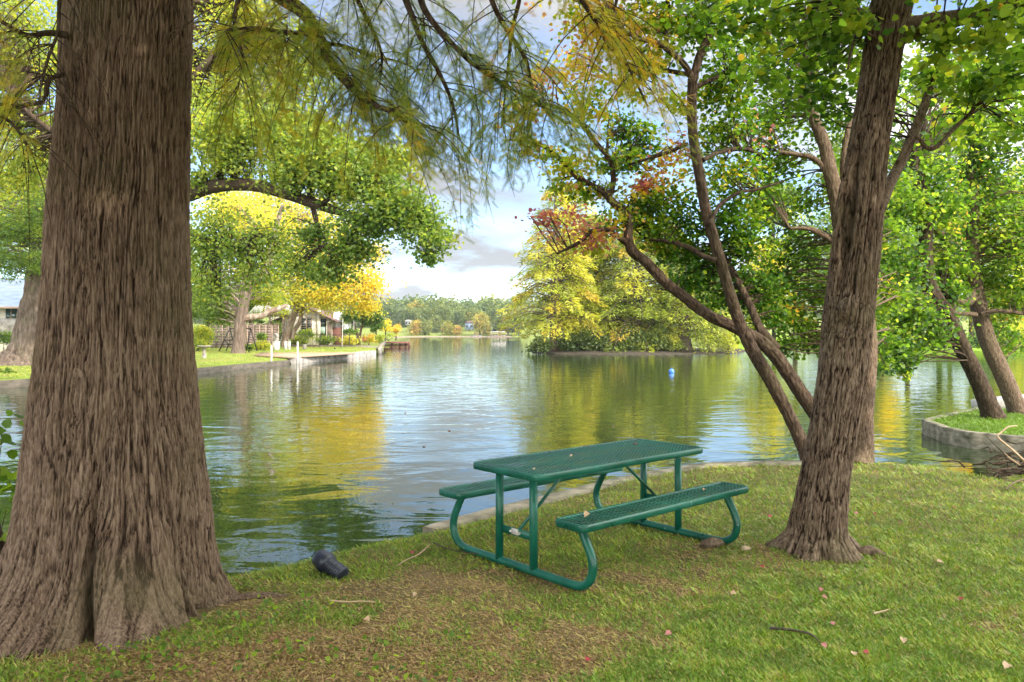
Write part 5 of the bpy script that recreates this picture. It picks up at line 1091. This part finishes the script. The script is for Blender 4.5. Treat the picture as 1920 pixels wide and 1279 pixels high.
t = thing('boathouse', 'white roofed open boathouse on the far shore water', 'boathouse', at(935, 631, 404))
a_ = at(920, 631, 404); b_ = at(949, 622.5, 404)
part(MB().box((a_+b_)/2*V(1, 1, 0)+V(0, 3, b_[2]), (b_[0]-a_[0], 6, .5)), 'roof', 'roof_pale', t)
for k in range(6): part(MB().box(V(a_[0]+(b_[0]-a_[0])*k/5, 404, (b_[2]+WZ)/2), (.35, .35, b_[2]-WZ)), 'post', 'wood_fence', t)
part(MB().box(V((a_[0]+b_[0])/2, 406, .3), (b_[0]-a_[0], 4, .4)), 'platform', 'wood_pale', t)
t = thing('boat_dock', 'small dock with red canopy left of the far boathouse', 'dock', at(893, 631, 404))
part(MB().box(at(893, 630.3, 404), (6, 4, .5)), 'platform', 'stone_block', t); part(MB().box(at(893, 625.5, 404), (2.6, 3, .4)), 'canopy', 'wood_red', t)
for dx in (-1.1, 1.1): part(MB().box(at(893, 628, 404)+V(dx, 0, 0), (.2, .2, 1.4)), 'post', 'wood_red', t)
mb = MB(); ring([on(735, 632.6, WZ), on(790, 632.0, WZ), on(860, 631.9, WZ), on(960, 632, WZ)], 2, -1, -.05, mb, side=1); tag(mb.build('shore_wall', M['wood_fence']), 'thin pale sea wall line along the far shore', 'wall')
# ------------------------------------------------------------------ picnic table
TH, TX, TY = .7199, .6693, 6.205
def tw3(u, v, z): c_, s_ = math.cos(TH), math.sin(TH); return V(TX+u*c_-v*s_, TY+u*s_+v*c_, z)
def tbl():
    t = thing('picnic_table', 'green metal picnic table with two attached benches on the lawn by the water', 'table', (TX, TY, 0))
    def xf(v): v = np.asarray(v, float); c_, s_ = math.cos(TH), math.sin(TH); return np.stack([TX+v[..., 0]*c_-v[..., 1]*s_, TY+v[..., 0]*s_+v[..., 1]*c_, v[..., 2]], -1)
    def rrect(L, W, r, n=8):
        out = []
        for cx, cy, a0 in ((L-r, W-r, 0), (-L+r, W-r, 90), (-L+r, -W+r, 180), (L-r, -W+r, 270)):
            for k in range(n+1): a = R(a0+90*k/n); out.append((cx+r*math.cos(a), cy+r*math.sin(a)))
        return np.array(out)
    def top(L, W, cv, z, r, name, rim_h=.050):
        # expanded-metal sheet: a ring of steel round every hole
        mb = MB(); cu, cvv = .046, .031; nu, nv = int(2*(L-.012)/cu), int(2*(W-.012)/cvv)
        U = (np.arange(nu)-(nu-1)/2)*cu; Wd = (np.arange(nv)-(nv-1)/2)*cvv
        u, v = np.meshgrid(U, Wd, indexing='ij'); sh_ = 0
        u, v = u.ravel(), v.ravel()
        qx = np.abs(u)-(L-.012-r); qy = np.abs(v)-(W-.012-r)
        ok = np.hypot(np.maximum(qx, 0), np.maximum(qy, 0)) <= r-.004
        u, v = u[ok], v[ok]
        o = np.array([[-.5, -.5], [.5, -.5], [.5, .5], [-.5, .5]]); inn = np.array([[-.40, -.33], [.40, -.33], [.40, .33], [-.40, .33]])
        P8 = np.vstack([o, inn])*V(cu, cvv)
        vt = np.stack([u, v], -1)[:, None, :]+P8[None]; n = len(vt)
        up_ = np.concatenate([vt, np.full((n, 8, 1), z-.004)], -1); up_[:, 4:, 2] -= .0012; dn = np.concatenate([vt, np.full((n, 8, 1), z-.0085)], -1)
        a = np.concatenate([up_, dn], 1)
        fc = []
        for i in range(4):
            j = (i+1) % 4
            fc += [[i, j, 4+j, 4+i], [8+j, 8+i, 12+i, 12+j], [4+i, 4+j, 12+j, 12+i]]
        fc = np.array(fc)
        a[..., 1] += cv
        mb.add(xf(a.reshape(-1, 3)), (fc[None]+(np.arange(n)*16)[:, None, None]).reshape(-1, 4))
        part(mb, name, 'paint_green', t)
        # rolled rim
        mb = MB(); prof = [(-.026, -.006), (-.018, -.001), (-.006, .001), (0, -.003), (.003, -.012), (.003, -rim_h+.008), (-.002, -rim_h), (-.008, -rim_h), (-.008, -.012), (-.026, -.012)]
        pa = rrect(L, W, r); m = len(pa); nn = []
        tg = nrm(np.roll(pa, -1, 0)-np.roll(pa, 1, 0)); nrml = np.stack([tg[:, 1], -tg[:, 0]], -1)
        vv = np.array([[[pa[i, 0]+nrml[i, 0]*a_, pa[i, 1]+cv+nrml[i, 1]*a_, z+b_] for a_, b_ in prof] for i in range(m)])
        k = len(prof); i = np.arange(m)[:, None]*k; j = np.arange(k)[None]; i2 = ((np.arange(m)+1) % m)[:, None]*k; j2 = (j+1) % k
        mb.add(xf(vv.reshape(-1, 3)), np.stack([i+j, i2+j, i2+j2, i+j2], -1).reshape(-1, 4)); part(mb, 'rim', 'paint_green', t, True)
    top(.985, .368, 0, .76, .055, 'tabletop')
    for sgn in (-1, 1): top(.985, .14, sgn*.665, .492, .05, 'bench_seat')
    # underside ribs
    for v_ in (-.665, .665): part(MB().bar(tw3(-.9, v_, .472), tw3(.9, v_, .472), .03, .018), 'seat_stringer', 'paint_green', t)
    part(MB().bar(tw3(-.93, 0, .735), tw3(.93, 0, .735), .035, .02), 'top_stringer', 'paint_green', t)
    cu = [(.635, .475), (.655, .43), (.705, .345), (.752, .255), (.765, .175), (.735, .095), (.665, .045), (.57, .03)]
    for u in (-.85, .85):
        pts = [tw3(u, a, z) for a, z in cu]+[tw3(u, a, .03) for a in (.3, 0, -.3)]+[tw3(u, -a, z) for a, z in cu[::-1]]
        part(MB().tube(pts, .030, 20, 120), 'frame_tube', 'paint_green', t, True)
        for v_ in (-.19, .19): part(MB().tube([tw3(u, v_, .035), tw3(u, v_*.98, .73)], .030, 20), 'leg', 'paint_green', t, True)
        part(MB().box(tw3(u, 0, .275), (.012, .36, .055), rz=TH), 'crossbar', 'paint_green', t)
        part(MB().box(tw3(u, 0, .728), (.05, .70, .022), rz=TH), 'top_bracket', 'paint_green', t)
        for v_ in (-.645, .645): part(MB().box(tw3(u, v_, .468), (.06, .24, .016), rz=TH), 'seat_bracket', 'paint_green', t)
        part(MB().tube([tw3(u*.985, 0, .27), tw3(u*.30, 0, .725)], .0125, 12), 'brace', 'paint_green', t, True)
        for v_ in (-.2, -.05, .05, .2):
            mb = MB(); mb.ball(tw3(u, v_, .275)+V(*(tw3(-.010 if u < 0 else .010, 0, 0)-tw3(0, 0, 0))), .010, 8, 6); part(mb, 'bolt', 'concrete_pale', t)
    mb = MB()
    for a in (0,): mb.box(tw3(-.858, .005, .278), (.003, .075, .045), rz=TH)
    part(mb, 'plate', 'concrete_pale', t)
tbl()
def dry_leaf(name, lab, c, m, s=.03, rz=0., group=None, tilt=.4, cat='leaf'):
    mb = MB(); T_, Fc = TPL['broad']; v = T_*V(1, 1, 3)*s; ca, sa = math.cos(rz), math.sin(rz)
    v = v-V(0, s/2, 0); x = v[:, 0]*ca-v[:, 1]*sa; y = v[:, 0]*sa+v[:, 1]*ca; z = v[:, 2]+tilt*y*.6+abs(tilt)*s*.35
    vv = np.stack([x, y, z], -1)+np.asarray(c, float); Fc = np.array(Fc)
    mb.add(np.vstack([vv, vv-V(0, 0, .0012)]), np.vstack([Fc, Fc[:, ::-1]+6]))
    return tag(mb.build(name, M[m]), lab, cat, group)
dry_leaf('fallen_leaf', 'dark dry leaf near the far edge of the tabletop', tw3(.62, .1, .765), 'wood_red', .04, 1)
dry_leaf('fallen_leaf', 'tan dry leaf at the middle of the tabletop', tw3(-.25, .02, .765), 'leaf_tan', .03, 2)
dry_leaf('fallen_leaf', 'small tan leaf on the near end of the tabletop', tw3(-.86, -.2, .765), 'leaf_tan', .03, .3)
dry_leaf('fallen_leaf', 'curled pale leaf on the near end of the front bench', tw3(-.80, -.66, .50), 'leaf_tan', .045, 2.4, tilt=.9)
dry_leaf('fallen_leaf', 'tiny tan leaf at the far end of the front bench', tw3(.55, -.66, .497), 'leaf_tan', .03, 2.4)
LV = [(774, 1046, 'leaf_red', .04, 'dark red leaf on the grass between the drain pipe and the table'), (1253, 1200, 'leaf_rose', .035, 'rose leaf left of the curved stick in the foreground'), (1545, 1221, 'leaf_rose', .03, 'pink leaf at the tip of the curved foreground stick'), (1445, 978, 'leaf_red', .04, 'bright red leaf on the lawn between table and stout trunk'),
      (1604, 969, 'leaf_rose', .04, 'pink leaf just right of the stout trunk base'), (1540, 1117, 'leaf_rose', .028, 'upper of two small rose leaves below the stout trunk'), (1546, 1130, 'leaf_rose', .028, 'lower of two small rose leaves below the stout trunk'), (1103, 1251, 'leaf_red', .03, 'small red leaf near the bottom edge, left of the rose leaf'), (1623, 1235, 'leaf_red', .03, 'red brown leaf right of the curved stick'),
      (1694, 1213, 'leaf_tan', .035, 'tan leaf in the lower right lawn'), (1763, 1066, 'leaf_tan', .04, 'tan leaf on the bare patch right of the stout trunk'), (1800, 1131, 'leaf_red', .03, 'red leaf on the green lawn at far lower right'), (1375, 1124, 'leaf_tan', .035, 'pale crumpled leaf on the lawn below the bench end'), (1640, 968, 'leaf_red', .025, 'tiny red leaf right of the pink leaf by the trunk'), (1500, 1000, 'leaf_tan', .03, 'tan leaf at the left foot of the stout trunk'),
      (1560, 1180, 'leaf_rose', .03, 'faded rose leaf above the stick tip'), (1888, 1262, 'leaf_tan', .04, 'tan leaf in the bottom right corner'), (1429, 1075, 'leaf_red', .03, 'dark red leaf under the stout trunk, left side'), (1790, 960, 'leaf_red', .03, 'red leaf far out on the green lawn'), (1838, 947, 'leaf_tan', .03, 'orange tan leaf near the brush pile'), (778, 1127, 'leaf_tan', .03, 'tan leaf on the lawn left of the table'), (688, 1175, 'leaf_tan', .035, 'upright pale dry leaf in the left foreground'),
      (1601, 1236, 'leaf_tan', .03, 'long tan leaf in the foreground right of the curved stick'), (1560, 905, 'leaf_red', .03, 'red leaf on the grass behind the stout trunk')]
for k, (x, y, m, s_, lab) in enumerate(LV):
    p = on(x, y); dry_leaf('fallen_leaf', lab, V(p[0], p[1], float(gz(p[0], p[1]))+.035), m, s_*1.15, k*1.7, tilt=.5)
def stick(name, lab, pix, r, z=.02, m='twig', cat='stick', Ys=None, lift=None):
    P = [on(x, y) for x, y in pix] if Ys is None else [at(x, y, q) for (x, y), q in zip(pix, Ys)]
    if Ys is None: P = [V(p[0], p[1], float(gz(p[0], p[1]))+z) for p in P]
    return tag(MB().tube(P, np.linspace(r, r*.4, len(P)), 7, 30, disp=bark_disp(r, r*.3, 40, 10, 2)).build(name, M[m], None, True), lab, cat)
stick('fallen_stick', 'long dark curved stick on the grass in the right foreground', [(1443, 1184), (1475, 1187), (1505, 1192), (1525, 1200), (1540, 1215)], .009, .03)
stick('fallen_stick', 'thin dark stick beside the left foot of the table', [(812, 1026), (835, 1036), (865, 1044), (900, 1047)], .006, .035)
stick('fallen_stick', 'pale bent stick on the grass left of the table', [(805, 1030), (785, 1047), (760, 1057), (742, 1068)], .006, .03, 'leaf_tan')
stick('fallen_stick', 'pale straight stick on the worn grass in the middle foreground', [(620, 1136), (650, 1139), (680, 1138), (705, 1140)], .007, .035, 'leaf_tan')
stick('fallen_stick', 'short pale twig on the lower right lawn', [(1638, 1158), (1655, 1154), (1668, 1150)], .006, .035, 'leaf_tan')
c = on(1336, 1026); tag(MB().ball(c+V(0, 0, .02), (.085, .06, .05), 22, 14, .6, 8).build('wood_chunk', M['bark_maple'], None, True), 'gnarled piece of dead wood on the grass under the bench end', 'wood')
c = on(1398, 1034); tag(MB().ball(c+V(0, 0, .02), (.045, .03, .022), 16, 10, .5, 9).build('wood_chunk', M['leaf_tan'], None, True), 'small pale wood chip between dead wood piece and stout trunk', 'wood')
c = on(1630, 1042); tag(MB().tube([c+V(-.12, .03, -.01), c+V(0, 0, .03), c+V(.12, -.01, -.0)], [.03, .045, .02], 14, 20, disp=bark_disp(.04, .015, 30, 8, 3)).build('surface_root', M['bark_maple'], None, True), 'pale surface root knuckle right of the stout trunk foot', 'root')
# drain pipe end
c = on(614, 1078); t = thing('drain_pipe', 'black plastic drain pipe end with corrugated hose lying in the grass', 'pipe', c)
d_ = nrm(V(.72, -.50, -.30)); a0 = c+V(-.03, .04, .085)
def prof(pr, name, m):
    P = [a0+d_*s_ for s_, r_ in pr]; part(MB().tube(P, [r_ for s_, r_ in pr], 28, axis=d_), name, m, t, True)
prof([(-.075, .0), (-.075, .045), (-.068, .062), (-.04, .070), (.0, .074), (.035, .076), (.04, .068), (.055, .064)], 'cap', 'plastic_black')
pr = []
for k in range(7): pr += [(.05+k*.022, .040), (.057+k*.022, .058), (.066+k*.022, .058), (.071+k*.022, .040)]
prof(pr, 'corrugated_hose', 'plastic_black')
# blue float
c = on(1259, 699, WZ); t = thing('float', 'blue round float on the water in front of the island', 'float', c)
part(MB().ball(c+V(0, 0, .06), .15, 20, 14), 'ball', 'blue', t, True); part(MB().tube([c+V(0, 0, .2), c+V(0, 0, .25)], .03, 10), 'stem', 'blue', t, True)
# brush pile
t = thing('brush_pile', 'heap of dead brown branches at the water edge on the right', 'brush', on(1900, 893))
g = np.random.default_rng(19); bc_ = on(1915, 885)
for k in range(95):
    a = bc_+g.normal(size=3)*V(.30, .22, .07)+V(.1, 0, .10); az = g.uniform(0, 6.28); d = V(math.cos(az), math.sin(az)*.6, g.uniform(-.25, .5)); L = g.uniform(.15, .5)
    part(MB().tube([a-d*L*.5, a+g.normal(size=3)*.03, a+d*L*.5+g.normal(size=3)*.06], [.012, .009, .003], 5, 8), 'stick', 'bark_dark' if k % 4 else 'bark_maple', t, True)
stick('dead_branch', 'pale crooked dead branch sticking up from the brush pile', [(1925, 868), (1900, 845), (1871, 820), (1877, 811), (1890, 801), (1907, 798)], .014, m='leaf_tan', cat='branch', Ys=[9.1, 9.05, 9, 9, 9, 9])
stick('dead_branch', 'thin straight dead branch pointing left from the brush pile', [(1912, 872), (1895, 860), (1883, 849)], .010, m='leaf_tan', cat='branch', Ys=[9.1, 9.05, 9])
stick('dead_branch', 'curved grey branch on the grass below the brush pile', [(1930, 903), (1912, 906), (1898, 915), (1885, 925)], .012, m='bark_maple', cat='branch', z=.05)
# leaves floating
for k, (x, y, lab) in enumerate(((755, 812, 'dark leaf floating on the open water left of the table'), (795, 838, 'second floating leaf close to the table'), (842, 808, 'floating leaf on the pale reflection above the table'), (1150, 800, 'floating leaf behind the tabletop'), (760, 775, 'distant dark floating leaf on the sky reflection'))):
    c = on(x, y, WZ); dry_leaf('floating_leaf', lab, c+V(0, 0, .004), 'wood_red', .06, k, tilt=.1)

# ------------------------------------------------------------------ trees behind the viewer (they shade the lawn)
for k, (x, y, h_, r_) in enumerate(((4, -11, 17, 6.0), (11, -8, 16, 6.0), (18, -3, 12, 5.5), (-3, -12, 17, 6))):
    bb = V(x, y, 0)
    tree('shade_tree', ['leafy tree standing behind the viewer on the lawn', 'leafy tree behind the viewer toward the right', 'leafy tree right of the lawn outside the view', 'leafy tree at the far right of the lawn', 'leafy tree behind the viewer toward the left'][(0, 1, 2, 4)[k]], bb,
         [([bb+V(0, 0, -.2), bb+V(.1, 0, 2.5), bb+V(.2, .2, h_*.8)], [.32, .24, .08])],
         [(bb+V(dx*r_*.6, dy*r_*.6, h_*zz_), V(r_*.6, r_*.6, r_*.5), 1100, .3, .1) for dx, dy, zz_ in ((-1, 0, .55), (1, 0, .55), (0, 1, .6), (0, -1, .6), (0, 0, .85), (.5, .5, .38), (-.6, -.4, .4))], M['leaf_green'], M['bark_maple'], .5, seed=700+k, tw=.05, disp=None, sub=25)

# ------------------------------------------------------------------ light, sky, camera
SUN_EL, SUN_AZ = R(33), None
to_sun = nrm(V(.58, -.81, math.tan(SUN_EL)))
ld = bpy.data.lights.new('sun', 'SUN'); ld.energy = 2.0; ld.angle = R(.5); ld.color = (1, .93, .80)
lo = bpy.data.objects.new('sun', ld); COL.objects.link(lo); lo.location = (0, 0, 60)
from mathutils import Vector
lo.rotation_euler = Vector(-to_sun).to_track_quat('-Z', 'Y').to_euler()
w = bpy.data.worlds.new('World'); S.world = w; w.use_nodes = True; nt = w.node_tree; nt.nodes.clear(); L = nt.links.new
sky = N(nt, 'ShaderNodeTexSky', sky_type='NISHITA'); sky.sun_disc = False; sky.sun_elevation = SUN_EL
sky.sun_rotation = math.atan2(to_sun[0], to_sun[1]); sky.air_density = 1.0; sky.dust_density = .1; sky.ozone_density = 3; sky.altitude = 1200
tc = N(nt, 'ShaderNodeTexCoord'); sp = N(nt, 'ShaderNodeSeparateXYZ'); L(tc.outputs['Generated'], sp.inputs[0])
mz = N(nt, 'ShaderNodeMath', operation='MAXIMUM'); mz.inputs[1].default_value = 0; L(sp.outputs['Z'], mz.inputs[0])
mp = N(nt, 'ShaderNodeMath', operation='ADD'); mp.inputs[1].default_value = .14; L(mz.outputs[0], mp.inputs[0])
dx = N(nt, 'ShaderNodeMath', operation='DIVIDE'); L(sp.outputs['X'], dx.inputs[0]); L(mp.outputs[0], dx.inputs[1])
dy = N(nt, 'ShaderNodeMath', operation='DIVIDE'); L(sp.outputs['Y'], dy.inputs[0]); L(mp.outputs[0], dy.inputs[1])
cv = N(nt, 'ShaderNodeCombineXYZ'); L(dx.outputs[0], cv.inputs[0]); L(dy.outputs[0], cv.inputs[1]); cv.inputs[2].default_value = 2.7
n1 = N(nt, 'ShaderNodeTexNoise'); n1.inputs['Scale'].default_value = 1.05; n1.inputs['Detail'].default_value = 9; n1.inputs['Roughness'].default_value = .55; n1.inputs['Distortion'].default_value = .3; L(cv.outputs[0], n1.inputs['Vector'])
cr = ramp(nt, [(.44, (.03, .03, .03)), (.53, (.5,)*3), (.62, (.95,)*3)]); L(n1.outputs[0], cr.inputs[0])
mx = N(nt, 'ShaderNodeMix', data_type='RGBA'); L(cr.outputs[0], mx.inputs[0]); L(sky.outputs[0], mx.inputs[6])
# clouds boosted on the sun side: added fill light for the shaded foreground
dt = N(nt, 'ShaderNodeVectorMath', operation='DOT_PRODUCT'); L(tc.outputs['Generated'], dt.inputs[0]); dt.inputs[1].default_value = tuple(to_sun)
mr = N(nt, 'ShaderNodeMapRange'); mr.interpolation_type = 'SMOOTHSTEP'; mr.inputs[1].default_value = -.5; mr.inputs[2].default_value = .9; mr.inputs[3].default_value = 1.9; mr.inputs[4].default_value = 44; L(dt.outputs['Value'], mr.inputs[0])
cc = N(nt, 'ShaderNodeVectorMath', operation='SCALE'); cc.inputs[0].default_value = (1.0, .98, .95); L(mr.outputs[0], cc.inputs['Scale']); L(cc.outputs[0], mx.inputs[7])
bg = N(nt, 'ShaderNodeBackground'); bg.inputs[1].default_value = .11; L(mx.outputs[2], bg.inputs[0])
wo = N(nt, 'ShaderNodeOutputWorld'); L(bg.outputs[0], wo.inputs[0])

hz_ = bpy.data.materials.new('haze'); hz_.use_nodes = True; q = hz_.node_tree; q.nodes.clear()
pv = q.nodes.new('ShaderNodeVolumePrincipled'); pv.inputs['Color'].default_value = (.80, .88, 1, 1); pv.inputs['Density'].default_value = .00017; pv.inputs['Anisotropy'].default_value = .2
qo = q.nodes.new('ShaderNodeOutputMaterial'); q.links.new(pv.outputs[0], qo.inputs['Volume'])
tag(MB().box((0, 600, 48), (3200, 2200, 102)).build('haze', hz_), kind='stuff')

cam = bpy.data.cameras.new('camera'); co = bpy.data.objects.new('camera', cam); COL.objects.link(co)
co.location = (0, 0, CH); co.rotation_euler = (R(90), 0, 0)
cam.sensor_width = 36; cam.lens = 36*F/1920; cam.shift_y = -(639.5-HOR)/1920; cam.clip_start = .05; cam.clip_end = 5000
S.camera = co
S.view_settings.view_transform = 'Standard'; S.view_settings.look = 'None'; S.view_settings.gamma = 1; S.view_settings.exposure = 1.45
S.render.engine = 'CYCLES'; cy = S.cycles
cy.max_bounces = 7; cy.diffuse_bounces = 4; cy.glossy_bounces = 3; cy.transmission_bounces = 5; cy.transparent_max_bounces = 4; cy.volume_bounces = 0
cy.caustics_reflective = False; cy.caustics_refractive = False; cy.sample_clamp_indirect = 6; cy.use_denoising = True; S.render.filter_size = 1.3
cy.use_adaptive_sampling = True; cy.adaptive_threshold = .01
print('script time %.1f' % (time.time()-T0))
